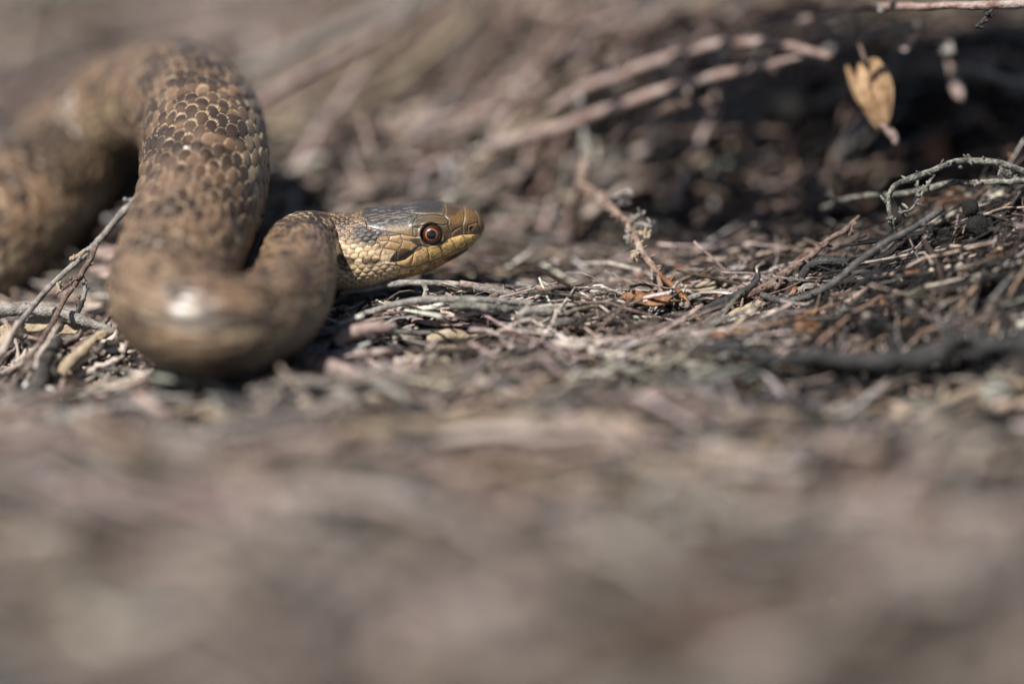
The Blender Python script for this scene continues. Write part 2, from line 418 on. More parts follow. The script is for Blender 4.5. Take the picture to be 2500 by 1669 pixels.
mirror = np.where(np.arange(NV) < mid, (NV - np.arange(NV)) % NV, np.arange(NV))     # far side takes the near side's plates
bh = base[hi][:, mirror]
pxh, pyh = project(bh.reshape(-1, 3))
cx = ((pxh - 780) * 5.339).reshape(nh, NV); cy = ((pyh - 460) * 5.339).reshape(nh, NV)
plated = poly_sd(cx, cy, [(600, 430), (640, 380), (700, 200), (1400, 60), (2300, 200), (2300, 800), (1500, 1250), (1180, 1230), (1000, 1150), (1020, 1010), (920, 1010), (920, 960), (800, 950), (790, 860), (830, 780), (735, 690), (750, 640), (850, 562), (700, 520), (620, 500)])
pm = sstep(-10, 10, plated)
sdist = np.full(cx.shape, 1e9)
for l in PL: sdist = np.minimum(sdist, seg_dist(cx, cy, l))
cx_n = cx + 8 * (noise(cx / 40, cy / 40, 0, 3) - .5)
mdist = seg_dist(cx, cy, MOUTH)
eye_r = np.hypot(cx - 1460, (cy - 597))
nos = np.hypot((cx - 1992) / 1.0, (cy - 527) / 1.3)
plate_h = -0.075 * np.exp(-(sdist / 8.5) ** 2) + 0.05 * sstep(0, 55, sdist) - 0.13 * np.exp(-(mdist / 11) ** 2)
plate_h += -0.25 * np.exp(-(nos / 17) ** 2)
plate_h += -0.9 * sstep(150, 105, eye_r) + 0.10 * np.exp(-((eye_r - 158) / 20) ** 2)
brow = seg_dist(cx, cy, [(1230, 480), (1400, 462), (1560, 455), (1670, 450)])
plate_h += 0.22 * np.exp(-(brow / 45) ** 2)
plate_h += -0.16 * np.exp(-(seg_dist(cx, cy, [(1700, 590), (1900, 540), (1980, 530)]) / 60) ** 2)     # hollow before the eye
plate_h += 0.02 * (fbm(cx / 14, cy / 14, 0, 77, 2) - .5)
scale_h[hi] = scale_h[hi] * (1.1 - pm * 1.1) + plate_h * pm
SV = base + Nn * scale_h[..., None]
# snout pole
tip = SV[-1].mean(0)

# --- colours of the skin
def lin(r, g, b): return np.array([((c / 255 + .055) / 1.055) ** 2.4 if c > 10 else c / 255 / 12.92 for c in (r, g, b)])
def mixc(a, b, t): return a * (1 - t[..., None]) + np.asarray(b) * t[..., None]
h1 = _h(ida, idb, ida * 0 + 3); h2 = _h(ida, idb, ida * 0 + 9)
px_s = seg[:, None]
col = np.ones((NR, NV, 3)) * lin(122, 93, 64)
col = mixc(col, lin(92, 66, 43), sstep(.35, .9, h1) * .7)
col = mixc(col, lin(140, 112, 78), sstep(.6, 1, h2) * .6)
ap = np.abs(ph)[None] * np.ones((NR, 1))
col = mixc(col, lin(136, 114, 82), sstep(.75, 1.5, ap) * .55)                       # paler flanks
col *= np.array([.83, .82, .87]) * (.66 + .62 * _h(ida, idb, ida * 0 + 17))[..., None]
col *= (0.82 + .36 * fbm(px_s / 1.2, ap * 6, 0, 40, 3))[..., None]
# dark bars over the back, broken into flecks, two scale lengths apart
sc = ida + 0.5 * (idb % 2)
barn = (np.abs(((sc + 0.9 * (noise(sc * .15, idb * .12, 4, 51) - .5)) / 3.05) % 1.0 - .5) < .17)
lat = np.abs(idb + 1.6 * (noise(sc * .4, idb * 0, 2, 61) - .5))
darkm = np.where(barn & (lat < 4.2), sstep(.1, .5, h2 + .3 * (lat < 3)), 0.0)
darkm = np.maximum(darkm, np.where((np.abs(idb) == 7) & ((ida % 3) == 0), .7, 0) * (h1 > .3))
darkm = np.maximum(darkm, np.where(h1 > .93, .6, 0))
shape_in = sstep(-.9, .3, tw) * (0.55 + .45 * sstep(.3, -.3, noise(px_s / .8, jj_ * 1.3, 0, 71) - .5))
col = mixc(col, lin(36, 24, 18), darkm * (0.45 + .5 * sstep(.05, .45, best_f)) * shape_in)
blot = .65 * noise(px_s / 2.4, jj_ / 1.9, 0, 81) + .35 * noise(px_s / 6.5, jj_ / 5, 0, 83)
col = mixc(col, lin(34, 24, 18), sstep(.50, .59, blot) * .86 * (1 - sstep(1.4, 1.9, ap)))
col = mixc(col, lin(168, 146, 106), np.where(h2 > .72, sstep(.9, 1.4, ap), 0) * .6)
col = mixc(col, lin(30, 22, 17), sstep(-.35, -1.0, tw) * .62)  # dark crescents at scale bases, groove shadow put into the colour
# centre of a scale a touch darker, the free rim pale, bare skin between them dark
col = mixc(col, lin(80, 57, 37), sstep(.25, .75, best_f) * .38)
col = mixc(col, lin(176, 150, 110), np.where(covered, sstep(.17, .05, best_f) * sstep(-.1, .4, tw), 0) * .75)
skin = np.where(covered, 0, 1.0)
col = mixc(col, lin(48, 36, 28), skin * .85)
col = mixc(col, lin(56, 42, 30), sstep(.33 * SPAN, .46 * SPAN, ap) * .85)  # dark lower flanks, with shade under the coils put into the colour
col = mixc(col, lin(40, 33, 28), belly)
col = mixc(col, lin(40, 34, 28), belly * sstep(.86, .98, bq))
grey_ = col.mean(2, keepdims=True); col = (col * .80 + grey_ * .20) * .98
# head and throat
hcol = col[hi].copy()
nf = fbm(cx / 30, cy / 30, 0, 15, 3); ng = fbm(cx / 9, cy / 9, 0, 16, 2)
def paint(poly, c, soft, amt=1.0, n=0.0):
    global hcol
    sd_ = poly_sd(cx, cy, poly) + n * (nf - .5)
    hcol = mixc(hcol, c, sstep(-soft, soft, sd_) * amt)
sc_shade = (0.75 + .5 * h1[hi])[..., None]
rim = np.where(covered[hi], sstep(.2, .04, best_f[hi]) * sstep(-.3, .4, tw[hi]), 0)
# throat and neck side: cream with tan centres
below = sstep(-40, 120, cy - np.interp(cx, [0, 300, 500, 700, 800], [640, 640, 690, 720, 780])) * sstep(1300, 900, cx) 
fl = np.ones(hcol.shape) * lin(190, 160, 124) * sc_shade
fl = mixc(fl, lin(228, 208, 174), sstep(.15, .6, best_f[hi]) * .6)
fl = mixc(fl, lin(112, 78, 40), sstep(.16, .03, best_f[hi]) * .9)
hcol = mixc(hcol, fl, below * .9)
hcol = mixc(hcol, lin(205, 180, 138), rim * .35 * (1 - below))
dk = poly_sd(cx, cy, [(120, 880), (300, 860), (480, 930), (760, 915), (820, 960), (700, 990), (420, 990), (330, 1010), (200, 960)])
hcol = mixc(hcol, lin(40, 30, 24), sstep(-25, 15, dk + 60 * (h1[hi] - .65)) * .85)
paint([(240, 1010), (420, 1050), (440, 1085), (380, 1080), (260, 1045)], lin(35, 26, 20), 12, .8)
# neck blotch running down from the head shield
paint([(430, 520), (520, 480), (620, 510), (760, 555), (1000, 600), (760, 640), (740, 690), (650, 712), (560, 700), (460, 610)], lin(30, 22, 18), 22, .95, 40)
paint([(-100, 440), (60, 470), (150, 540), (130, 590), (0, 560), (-150, 500)], lin(52, 36, 26), 16, .85, 40)
paint([(-100, 280), (10, 280), (40, 340), (10, 380), (-100, 350)], lin(45, 32, 24), 14, .85, 20)
# plates of the crown and snout
crown = [(560, 300), (1100, 100), (2300, 100), (2300, 610), (2085, 594), (1860, 605), (1730, 640), (1640, 690), (1560, 560), (1350, 560), (1230, 628), (1100, 602), (850, 560), (620, 500), (600, 435)]
paint(crown, lin(90, 73, 50), 10)
paint([(540, 300), (1000, 60), (1640, 60), (1630, 250), (1560, 335), (1290, 345), (1240, 480), (1010, 520), (850, 560), (620, 505), (600, 435)], lin(50, 48, 48), 40, .94, 90)
sheen_streak = fbm((cx + cy * .35) / 60, (cy + cx * .12) / 13, 0, 19, 3)
cr = poly_sd(cx, cy, crown)
hcol = mixc(hcol, lin(118, 114, 114), sstep(.5, .68, sheen_streak) * sstep(0, 40, cr) * sstep(1350, 1150, cx) * .8)  # pale streaks: sky sheen on the crown put into the colour
paint([(880, 470), (1200, 505), (1225, 620), (1100, 600), (900, 555)], lin(128, 104, 74), 30, .75, 60)
paint([(1700, 330), (1900, 260), (2090, 330), (2150, 500), (2085, 590), (1940, 575), (1900, 480), (1700, 520)], lin(112, 82, 48), 26, .8, 60)
paint([(1640, 210), (1850, 250), (1800, 330), (1720, 370), (1640, 350)], lin(66, 52, 40), 26, .8, 60)
paint([(1240, 410), (1330, 365), (1400, 360), (1340, 490), (1235, 495)], lin(74, 64, 54), 25, .8, 40)
paint([(1500, 380), (1640, 380), (1660, 430), (1560, 420)], lin(70, 54, 38), 20, .7, 40)
paint([(1660, 640), (1740, 585), (1880, 530), (1990, 500), (2060, 560), (1930, 598), (1770, 632)], lin(58, 38, 20), 14, .9, 20)
paint([(1650, 560), (1720, 560), (1725, 632), (1650, 650)], lin(82, 60, 36), 14, .7, 10)
paint([(2095, 330), (2180, 400), (2180, 560), (2090, 610), (2080, 480)], lin(120, 88, 54), 14, .8, 20)
hcol = mixc(hcol, lin(56, 42, 30), sstep(.56, .68, nf) * sstep(-5, 20, cr) * .55)
# temporals
paint([(750, 645), (920, 620), (1060, 602), (1230, 628), (1300, 745), (1000, 830), (830, 780)], lin(150, 120, 84), 12, .9, 10)
# lips and chin
LIP = [(2085, 596), (1860, 607), (1730, 642), (1690, 660), (1560, 735), (1400, 765), (1250, 830), (1120, 930), (1010, 965), (1012, 1010), (1150, 1036), (1280, 1015), (1450, 958), (1620, 895), (1780, 815), (1920, 758), (2080, 645)]
CHIN = [(2080, 645), (1920, 758), (1780, 815), (1620, 895), (1450, 958), (1280, 1015), (1150, 1036), (1000, 1030), (950, 1400), (2200, 1400), (2250, 600)]
paint(CHIN, lin(186, 152, 108), 8)
hcol = mixc(hcol, lin(214, 188, 138), sstep(.5, .62, nf) * sstep(0, 20, poly_sd(cx, cy, CHIN)) * .7)
paint(LIP, lin(222, 184, 116), 7)
paint([(1400, 770), (1250, 840), (1120, 940), (1010, 970), (1010, 1010), (1150, 1030), (1280, 1010), (1430, 950)], lin(222, 180, 128), 20, .8)
lipsd = np.maximum(poly_sd(cx, cy, LIP), poly_sd(cx, cy, CHIN))
hcol = mixc(hcol, lin(70, 46, 22), sstep(.58, .68, ng) * sstep(0, 15, lipsd) * sstep(900, 1400, cx) * .8)
for pts in ([(1450, 890), (1510, 880), (1480, 910)], [(1480, 960), (1530, 975), (1490, 995)], [(1170, 1060), (1215, 1050), (1190, 1100)], [(1640, 900), (1760, 850), (1850, 810), (1930, 760), (1940, 790), (1830, 870), (1680, 950)], [(1255, 885), (1280, 890), (1270, 915)]):
    paint(pts, lin(52, 32, 16), 10, .85, 14)
# black mask behind and below the eye
paint([(1345, 745), (1290, 770), (1225, 840), (1115, 922), (1020, 952), (915, 955), (925, 900), (1005, 815), (1060, 775), (1200, 800), (1290, 745)], lin(16, 12, 10), 10, .97, 20)
paint([(1170, 655), (1250, 650), (1340, 740), (1290, 765), (1220, 715)], lin(34, 24, 16), 14, .9, 16)
paint([(1030, 800), (1130, 775), (1160, 800), (1090, 850), (1020, 860)], lin(92, 66, 32), 16, .7, 10)
paint([(1550, 700), (1690, 668), (1665, 705), (1600, 732), (1540, 735)], lin(28, 20, 15), 10, .92, 10)
hcol = mixc(hcol, lin(26, 20, 16), sstep(165, 140, eye_r) * .9)
hcol = mixc(hcol, lin(18, 13, 10), np.exp(-(nos / 20) ** 2) * .95)
hcol = mixc(hcol, lin(34, 26, 18), np.exp(-(sdist / 6.5) ** 2) * pm * .8)
hcol = mixc(hcol, lin(190, 170, 140), np.exp(-((sdist - 15) / 6) ** 2) * pm * .16)
hcol = mixc(hcol, lin(60, 38, 20), np.exp(-(mdist / 9) ** 2) * sstep(900, 1000, cx) * .8)
hcol *= (0.84 + .32 * ng)[..., None] * (.72 + .56 * nf)[..., None]
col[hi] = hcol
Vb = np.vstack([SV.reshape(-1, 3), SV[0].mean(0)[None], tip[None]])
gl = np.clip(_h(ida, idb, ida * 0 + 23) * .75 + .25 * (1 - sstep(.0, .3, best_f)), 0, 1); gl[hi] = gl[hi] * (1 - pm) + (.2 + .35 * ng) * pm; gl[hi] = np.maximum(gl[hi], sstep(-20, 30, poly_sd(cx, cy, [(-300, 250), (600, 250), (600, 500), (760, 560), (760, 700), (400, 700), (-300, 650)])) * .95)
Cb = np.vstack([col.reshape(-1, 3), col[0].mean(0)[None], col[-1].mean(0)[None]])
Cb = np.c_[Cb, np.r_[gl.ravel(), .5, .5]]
i = np.arange(NR - 1)[:, None]; j = np.arange(NV)[None]
Fq = np.stack([i * NV + j, i * NV + (j + 1) % NV, (i + 1) * NV + (j + 1) % NV, (i + 1) * NV + j], -1).reshape(-1, 4)
e0 = NR * NV
jr = np.arange(NV)
Ft = np.vstack([np.stack([np.full(NV, e0), (jr + 1) % NV, jr], 1), np.stack([np.full(NV, e0 + 1), (NR - 1) * NV + jr, (NR - 1) * NV + (jr + 1) % NV], 1)])
if sgn < 0: Fq = Fq[:, ::-1]; Ft = Ft[:, ::-1]
sroot_loc = P(480, 900, -24)
m, N, L, b = new_mat('snake_skin', .4, .62)
at = N.new('ShaderNodeAttribute'); at.attribute_name = 'Col'; L.new(at.outputs['Color'], b.inputs['Base Color'])
tc = N.new('ShaderNodeTexCoord'); no = N.new('ShaderNodeTexNoise'); no.inputs['Scale'].default_value = 2600; no.inputs['Detail'].default_value = 3
L.new(tc.outputs['Object'], no.inputs['Vector'])
mr = N.new('ShaderNodeMapRange'); mr.inputs[3].default_value = .34; mr.inputs[4].default_value = .58
L.new(at.outputs['Alpha'], mr.inputs[0]); L.new(mr.outputs[0], b.inputs['Roughness'])
bp = N.new('ShaderNodeBump'); bp.inputs['Strength'].default_value = .18; bp.inputs['Distance'].default_value = .0001
L.new(no.outputs['Fac'], bp.inputs['Height']); L.new(bp.outputs[0], b.inputs['Normal'])
b.inputs['Coat Weight'].default_value = .05; b.inputs['Coat Roughness'].default_value = .5
M['skin'] = m
snake = empty('snake', sroot_loc)
tag(snake, 'brown scaly snake coiled on the litter with its head raised and pointing right'.replace(' and pointing right', ''), 'snake')
link('body', mesh_from('snake_body', Vb - sroot_loc, [Fq, Ft], True, Cb), M['skin'], parent=snake)

# eyes: ball, iris ring, pupil
def cap(r, a0, a1, n=40, rings=8, amp=0):
    """spherical cap (or ring) about +Z between polar angles a0..a1"""
    t = np.linspace(a0, a1, rings); p = np.arange(n) / n * 2 * math.pi
    Vc = np.stack([r * np.sin(t)[:, None] * np.cos(p), r * np.sin(t)[:, None] * np.sin(p), r * np.cos(t)[:, None] * np.ones(n)], -1).reshape(-1, 3)
    i_ = np.arange(rings - 1)[:, None]; j_ = np.arange(n)[None]
    Fc = np.stack([i_ * n + j_, (i_ + 1) * n + j_, (i_ + 1) * n + (j_ + 1) % n, i_ * n + (j_ + 1) % n], -1).reshape(-1, 4)
    return Vc, Fc
def gloss(name, c, rough=.12, coat=1.0):
    m_, N_, L_, b_ = new_mat(name, rough, .5); b_.inputs['Base Color'].default_value = (*c, 1)
    b_.inputs['Coat Weight'].default_value = coat; b_.inputs['Coat Roughness'].default_value = .04
    return m_, N_, L_, b_
M['eyeball'] = gloss('eye_dark_rim', (.045, .022, .013), .25)[0]
M['pupil'] = gloss('eye_pupil', (.003, .004, .006), .1)[0]
m, N, L, b = gloss('eye_iris_copper', (.5, .15, .03), .3)
tc = N.new('ShaderNodeTexCoord'); sx = N.new('ShaderNodeSeparateXYZ'); L.new(tc.outputs['Object'], sx.inputs[0])
ln = N.new('ShaderNodeVectorMath'); ln.operation = 'LENGTH'
cb = N.new('ShaderNodeCombineXYZ'); L.new(sx.outputs['X'], cb.inputs['X']); L.new(sx.outputs['Y'], cb.inputs['Y']); L.new(cb.outputs[0], ln.inputs[0])
no = N.new('ShaderNodeTexNoise'); no.inputs['Scale'].default_value = 4200; L.new(tc.outputs['Object'], no.inputs['Vector'])
ad = N.new('ShaderNodeMath'); ad.operation = 'MULTIPLY_ADD'; L.new(no.outputs['Fac'], ad.inputs[0]); ad.inputs[1].default_value = .00030; L.new(ln.outputs['Value'], ad.inputs[2])
mr = N.new('ShaderNodeMapRange'); mr.inputs[1].default_value = .00082; mr.inputs[2].default_value = .00150; L.new(ad.outputs[0], mr.inputs[0])
r = ramp(N, [(0, (.46, .15, .045)), (.12, (.27, .075, .024)), (.34, (.06, .022, .012)), (.8, (.02, .012, .009))]); L.new(mr.outputs[0], r.inputs[0]); L.new(r.outputs[0], b.inputs['Base Color'])
M['iris'] = m
ER = 1.43
def eye(side):
    c = HC(1460, 597, 0)
    # on the flank of the head: half width there minus most of the ball
    c = np.array([c[0], 0, 0]); k = int(np.argmin(np.abs(hx - 1460)))
    yc = hc[k][1] - side * (hw[k] - 0.98)
    # height so that the near ball lands on the right pixel
    want = (834.5 - (460 + 597 / 5.339))
    yn = hc[k][1] - (hw[k] - 0.98)
    lo, hi_ = 5.0, 25.0
    for _ in range(40):
        mz = (lo + hi_) / 2; r_ = np.array([[c[0], yn, mz]]); _, py_ = project(r_)
        if 834.5 - py_[0] < want: lo = mz
        else: hi_ = mz
    loc = np.array([c[0], yc, mz])
    look = np.array([0.02, -side * 1.0, 0.24]); look /= np.linalg.norm(look)
    quat = Vector(look).to_track_quat('Z', 'Y')
    Vc, Fc = cap(ER, 0.001, math.pi - .001, 48, 24)
    e = link('eye', mesh_from('eye', Vc, Fc), M['eyeball'], loc - sroot_loc, snake)
    e.rotation_mode = 'QUATERNION'; e.rotation_quaternion = quat
    Vc, Fc = cap(ER * 1.006, math.asin(.62 / ER), math.asin(1.26 / ER), 48, 8)
    link('iris', mesh_from('iris', Vc, Fc), M['iris'], parent=e)
    Vc, Fc = cap(ER * 1.010, .001, math.asin(.665 / ER), 48, 8)
    link('pupil', mesh_from('pupil', Vc, Fc), M['pupil'], parent=e)
eye(1); eye(-1)

# clearance test for litter: distance to the snake's surface
spi = np.arange(0, NR, 6)
sp_c = cen[spi]; sp_r = np.maximum(A, B)[spi]
KEEP = []                                           # keeps loose pieces from burying what the picture shows
def keep_visible(p, r=.9, far=9):
    p = np.asarray(p, float)
    for k in np.arange(0, far, 1.5): KEEP.append(np.r_[p - FWD * k, r])
def clear(pts, margin=0.3):
    if KEEP:
        kp = np.array(KEEP); good = np.ones(len(pts), bool)
        for a in range(0, len(pts), 4000):
            good[a:a + 4000] = (np.linalg.norm(pts[a:a + 4000, None] - kp[None, :, :3], axis=2) > kp[None, :, 3]).all(1)
        px_, py_ = project(pts)
        good &= ~((px_ > 795) & (px_ < 1200) & (py_ < 688) & (pts[:, 1] < 6))
    else: good = np.ones(len(pts), bool)
    return good & _clear(pts, margin)
def _clear(pts, margin=0.3):
    d = np.full(len(pts), 1e9)
    for a in range(0, len(pts), 4000):
        dd = np.linalg.norm(pts[a:a + 4000, None] - sp_c[None], axis=2) - sp_r[None]
        d[a:a + 4000] = dd.min(1)
    return d > margin

# ------------------------------------------------------------------ single twigs, stems and scraps read off the picture
def drop(p, sink=0.0):
    """rest a point on the heath floor"""
    p = np.array(p, float); p[2] = G(p[0], p[1]) - sink; return p
def spur(p, dirv, ln, r, seed):
    dirv = np.asarray(dirv, float); dirv /= np.linalg.norm(dirv)
    side = np.array([noise(seed * 1.7, 2.2, 0, 5) - .5, noise(seed * 2.3, 7.1, 0, 6) - .5, .4])
    pts = [np.r_[p, r], np.r_[p + dirv * ln * .5 + side * ln * .08, r * 1.05], np.r_[p + dirv * ln + side * ln * .2, r * .45]]
    return tube(pts, 6, max(ln / 7, .12), .3, seed)
def bits(path, n, ln, r, seed, spread=1.0):
    """small stubs and leaf bases along a twig, joined with its bark"""
    q_, s_ = spline(path, .4); T_, U_, S_ = frames(q_[:, :3], (0.13, .21, .97))
    g = np.random.default_rng(seed); out = []
    for k in range(n):
        i_ = int(g.uniform(.06, .95) * len(q_)); a = g.uniform(0, 2 * math.pi)
        o_ = U_[i_] * math.cos(a) + S_[i_] * math.sin(a)
        d_ = o_ * spread + T_[i_] * g.uniform(-.9, .9)
        out.append(spur(q_[i_, :3] + o_ * q_[i_, 3] * .6, d_, ln * g.uniform(.5, 1.4), r * g.uniform(.6, 1.3), seed + k))
    return out
def path(cf, pts):
    """[(cx, cy, depth, radius)...] in a crop frame -> rows of world mm + radius"""
    return [np.r_[cf(a, b_, d), r] for a, b_, d, r in pts]
SEED = [100]
CLEAR_VIEW = {'curved_twig', 'ribbed_twig', 'arching_twig', 'heather_sprig', 'jointed_twig', 'straight_twig', 'forked_twig', 'flaky_stick', 'charred_twig', 'long_twig', 'pinkish_twig', 'blunt_twig', 'knobby_twig', 'bent_twig', 'stub_twig', 'thick_twig'}
def twig(name, label, cat, main, mat, sides=11, step=.26, rough=.17, knots=.25, nbits=0, bl=.9, br=.22, branches=(), group=None):
    """main path as the stem; branches are parts of their own"""
    SEED[0] += 7; sd_ = SEED[0]
    main = [np.asarray(p, float) for p in main]
    thin_ = {'heather_sprig': .9, 'arching_twig': .82, 'straight_twig': .8, 'curved_twig': .85, 'forked_twig': .88, 'hooked_stem': .7}.get(name, 1.0)
    for p in main: p[3] *= thin_
    if name in CLEAR_VIEW:
        for p in spline(main, 1.2)[0]: keep_visible(p[:3], p[3] + .55)
    o0 = min(main, key=lambda p: p[2])[:3]
    rel = [np.r_[p[:3] - o0, p[3]] for p in main]
    V_, F_ = join([tube(rel, sides, step, rough, sd_, knots)] + (bits(rel, nbits, bl, br, sd_ + 1) if nbits else []))
    if branches:
        root = empty(name, o0); tag(root, label, cat, group)
        link('stem', mesh_from(name + '_stem', V_, F_), M[mat], parent=root)
        for bname, bp_, bm, nb in branches:
            SEED[0] += 3
            bp_ = [np.r_[np.asarray(p)[:3] - o0, p[3] * thin_] for p in bp_]
            Vb_, Fb_ = join([tube(bp_, 7, step * .8, rough, SEED[0], knots)] + (bits(bp_, nb, bl, br, SEED[0] + 1) if nb else []))
            link(bname, mesh_from(bname, Vb_, Fb_), M[bm], parent=root)
        return root
    o_ = link(name, mesh_from(name, V_, F_), M[mat], o0)
    return tag(o_, label, cat, group)

c5 = crop(1300, 360, 3.733); c6 = crop(1700, 360, 2.936); c7 = crop(1300, 0, 1.9575); c8 = crop(0, 440, 2.376)
cB = crop(800, 640, 3.915); cA = crop(550, 0, 2.61); cT = crop(1900, 0, 3.485); c9 = crop(1350, 620, 3.614); cR = crop(1900, 600, 3.137)

# the bent dead sprig right of the head
def leafy(cf, items): return [('bud_cluster', [np.r_[cf(a, b_, d), r0] for a, b_, d, r0 in it], m_, nb) for it, m_, nb in items]
twig('heather_sprig', 'crooked dead heather sprig with bud clusters standing upright before the dark hollow', 'twig',
     path(c5, [(480, 130, 26, .75), (440, 330, 23, .95), (520, 410, 21, .8), (620, 465, 17, .62), (720, 540, 13, .55), (780, 625, 10, .55), (870, 690, 8, .55), (930, 800, 5, .5), (985, 905, 3.5, .45), (1040, 1000, 2.5, .48), (1105, 1095, 1.5, .55), (1160, 1190, .5, .42), (1185, 1320, 0, .45), (1200, 1400, -.5, .4)]),
     'heather', nbits=80, bl=.8, br=.21, branches=
     leafy(c5, [([(700, 490, 14, .3), (780, 440, 13, .42), (870, 395, 12, .4), (905, 450, 11.5, .35)], 'grey', 9),
                ([(790, 470, 13.5, .25), (835, 500, 13, .42), (830, 530, 13, .3)], 'grey', 5),
                ([(870, 680, 8, .3), (930, 640, 7.5, .4), (990, 605, 7, .3)], 'grey', 8),
                ([(900, 690, 8, .3), (980, 690, 7, .42), (1090, 720, 6, .35)], 'grey', 10),
                ([(930, 760, 6, .3), (1000, 780, 5.5, .38), (1035, 830, 5, .3)], 'tan', 7),
                ([(910, 760, 6, .28), (875, 820, 5, .38), (865, 880, 5, .3)], 'grey', 8),
                ([(960, 880, 4, .28), (965, 960, 3, .32), (920, 990, 2.5, .4), (960, 1040, 2.5, .35)], 'tan', 10),
                ([(1090, 1110, 1.4, .2), (1085, 1170, 1, .22), (1095, 1215, 1, .15)], 'grey', 0)]) +
     [('fork', path(c5, [(1140, 1130, 1, .35), (1205, 1200, .5, .4), (1330, 1310, -.5, .42), (1420, 1420, -1.5, .4), (1500, 1540, -2.5, .35), (1540, 1600, -3, .3)]), 'rust', 4),
      ('back_stalk', path(c5, [(430, 380, 24, .5), (360, 500, 28, .75), (330, 700, 31, .85), (310, 900, 33, .8), (290, 1120, 34, .7), (270, 1300, 34, .7)]), 'pink', 10),
      ('back_stalk', path(c5, [(330, 900, 33, .45), (450, 1000, 34, .5), (600, 1100, 35, .5), (740, 1210, 36, .45)]), 'grey', 3)])
# twigs of the sooty bank
twig('arching_twig', 'lichen-crusted grey twig arching in a bow above the sooty litter bank', 'twig',
     path(c6, [(2450, 210, 2, .6), (2349, 175, 2, .6), (2200, 125, 1.5, .58), (2050, 100, 1, .55), (1880, 105, .5, .58), (1700, 160, 0, .58), (1560, 220, 0, .55), (1440, 280, 0, .52), (1380, 350, 0, .46), (1372, 430, 0, .42), (1400, 520, .5, .4), (1440, 640, 1.5, .4)]),
     'lichen', nbits=22, bl=.9, br=.26, knots=.35, rough=.2, branches=[
         ('side_twig', path(c6, [(1700, 190, 0, .3), (1640, 290, -.5, .28), (1580, 390, -1, .3), (1530, 450, -1, .26), (1450, 462, -1, .2)]), 'lichen', 12),
         ('side_twig', path(c6, [(2180, 130, 1.5, .3), (2230, 200, 2, .4), (2349, 230, 3, .4), (2420, 250, 3, .35)]), 'lichen', 8)])
twig('straight_twig', 'long straight pale grey twig lying under the arching lichen twig', 'twig',
     path(c6, [(2420, 235, 2, .5), (2349, 242, 2, .5), (2100, 255, 2.5, .52), (1870, 258, 3, .52), (1720, 285, 3.5, .55), (1550, 312, 5, .5), (1400, 335, 7, .48), (1200, 352, 11, .45), (1030, 385, 15, .42), (900, 440, 19, .4)]),
     'lichen', nbits=12, bl=.7, br=.22, knots=.3, branches=[('side_twig', path(c6, [(980, 400, 15, .3), (960, 330, 15, .28), (950, 280, 15, .22)]), 'grey', 2)])
twig('curved_twig', 'smooth dark grey twig curving like a bow over the sooty litter', 'twig',
     path(c6, [(1760, 440, -3, .5), (1620, 540, -5, .52), (1500, 605, -7, .5), (1350, 685, -8, .52), (1200, 795, -8, .55), (1050, 920, -7.5, .58), (900, 1020, -6.5, .58), (750, 1085, -5.5, .56), (600, 1095, -4.5, .54), (510, 1065, -4, .5), (465, 1050, -3.5, .45)]),
     'slate', rough=.08, knots=.12, nbits=2)
twig('ribbed_twig', 'rough red-brown twig running up the litter bank with a forked tip', 'twig',
     path(c6, [(60, 1250, -1, .5), (120, 1200, -1, .52), (250, 1110, -.5, .5), (400, 1045, 0, .55), (560, 960, 0, .6), (660, 870, .5, .55), (760, 810, 1, .45), (860, 750, 1.5, .4), (960, 660, 2, .38), (1060, 590, 2, .34), (1120, 530, 2.5, .28), (1170, 488, 3, .2)]),
     'red', nbits=26, bl=.8, br=.24, knots=.3, rough=.22, branches=[('side_twig', path(c6, [(1115, 545, 2, .2), (1105, 600, 2, .22), (1088, 645, 2, .15)]), 'red', 2),
         ('side_twig', path(c6, [(640, 890, .5, .35), (600, 960, 0, .45), (560, 1020, -.5, .3)]), 'red', 6)])
twig('charred_twig', 'split charred black twig at the foot of the rusty forked sprig', 'twig',
     path(c6, [(-40, 1225, -2, .5), (0, 1192, -2, .55), (110, 1140, -1.5, .6), (220, 1085, -1, .58), (330, 1025, -.5, .5), (420, 960, 0, .4), (430, 900, .5, .42)]), 'charred', knots=.3, nbits=4)
twig('bent_twig', 'thin blue-grey twig bent over pale straw below the bank', 'twig',
     path(c9, [(1120, 460, -1, .3), (1230, 385, 0, .4), (1380, 345, .5, .38), (1520, 328, 1, .36), (1650, 335, 1.5, .3), (1720, 350, 2, .25)]), 'grey', rough=.1)
twig('stub_twig', 'dull brown stub with a frayed end beside white lichen crumbs', 'twig',
     path(c9, [(1560, 545, -2, .4), (1640, 500, -1.8, .5), (1740, 455, -1.5, .55), (1830, 420, -1, .6), (1850, 470, -1, .4)]), 'tan', nbits=8, knots=.4)
twig('charred_twig', 'black knobbly burnt twig with short claws under the curved grey twig', 'twig',
     path(c6, [(760, 960, 1, .3), (770, 900, 1, .5), (810, 850, 1, .6), (900, 820, .5, .62), (1000, 815, 0, .55), (1080, 830, -.5, .5), (1150, 850, -1, .4)]), 'charred', nbits=12, bl=1.0, br=.3, knots=.5)
twig('burnt_stick', 'blurred sooty stick lying along the foot of the sooty bank', 'stick',
     path(lambda a, b_, d: P(a, b_, d), [(1720, 842, -23, .5), (1800, 852, -24, .9), (1900, 872, -25, .8), (2000, 868, -25, 1.3), (2110, 884, -25, 1.0), (2250, 866, -25, 1.45), (2380, 850, -25, 1.1), (2520, 838, -24, 1.3), (2650, 800, -23, 1.0)]), 'charred', sides=12, step=.6, rough=.24, knots=.35, nbits=16, bl=2.4, br=.7)
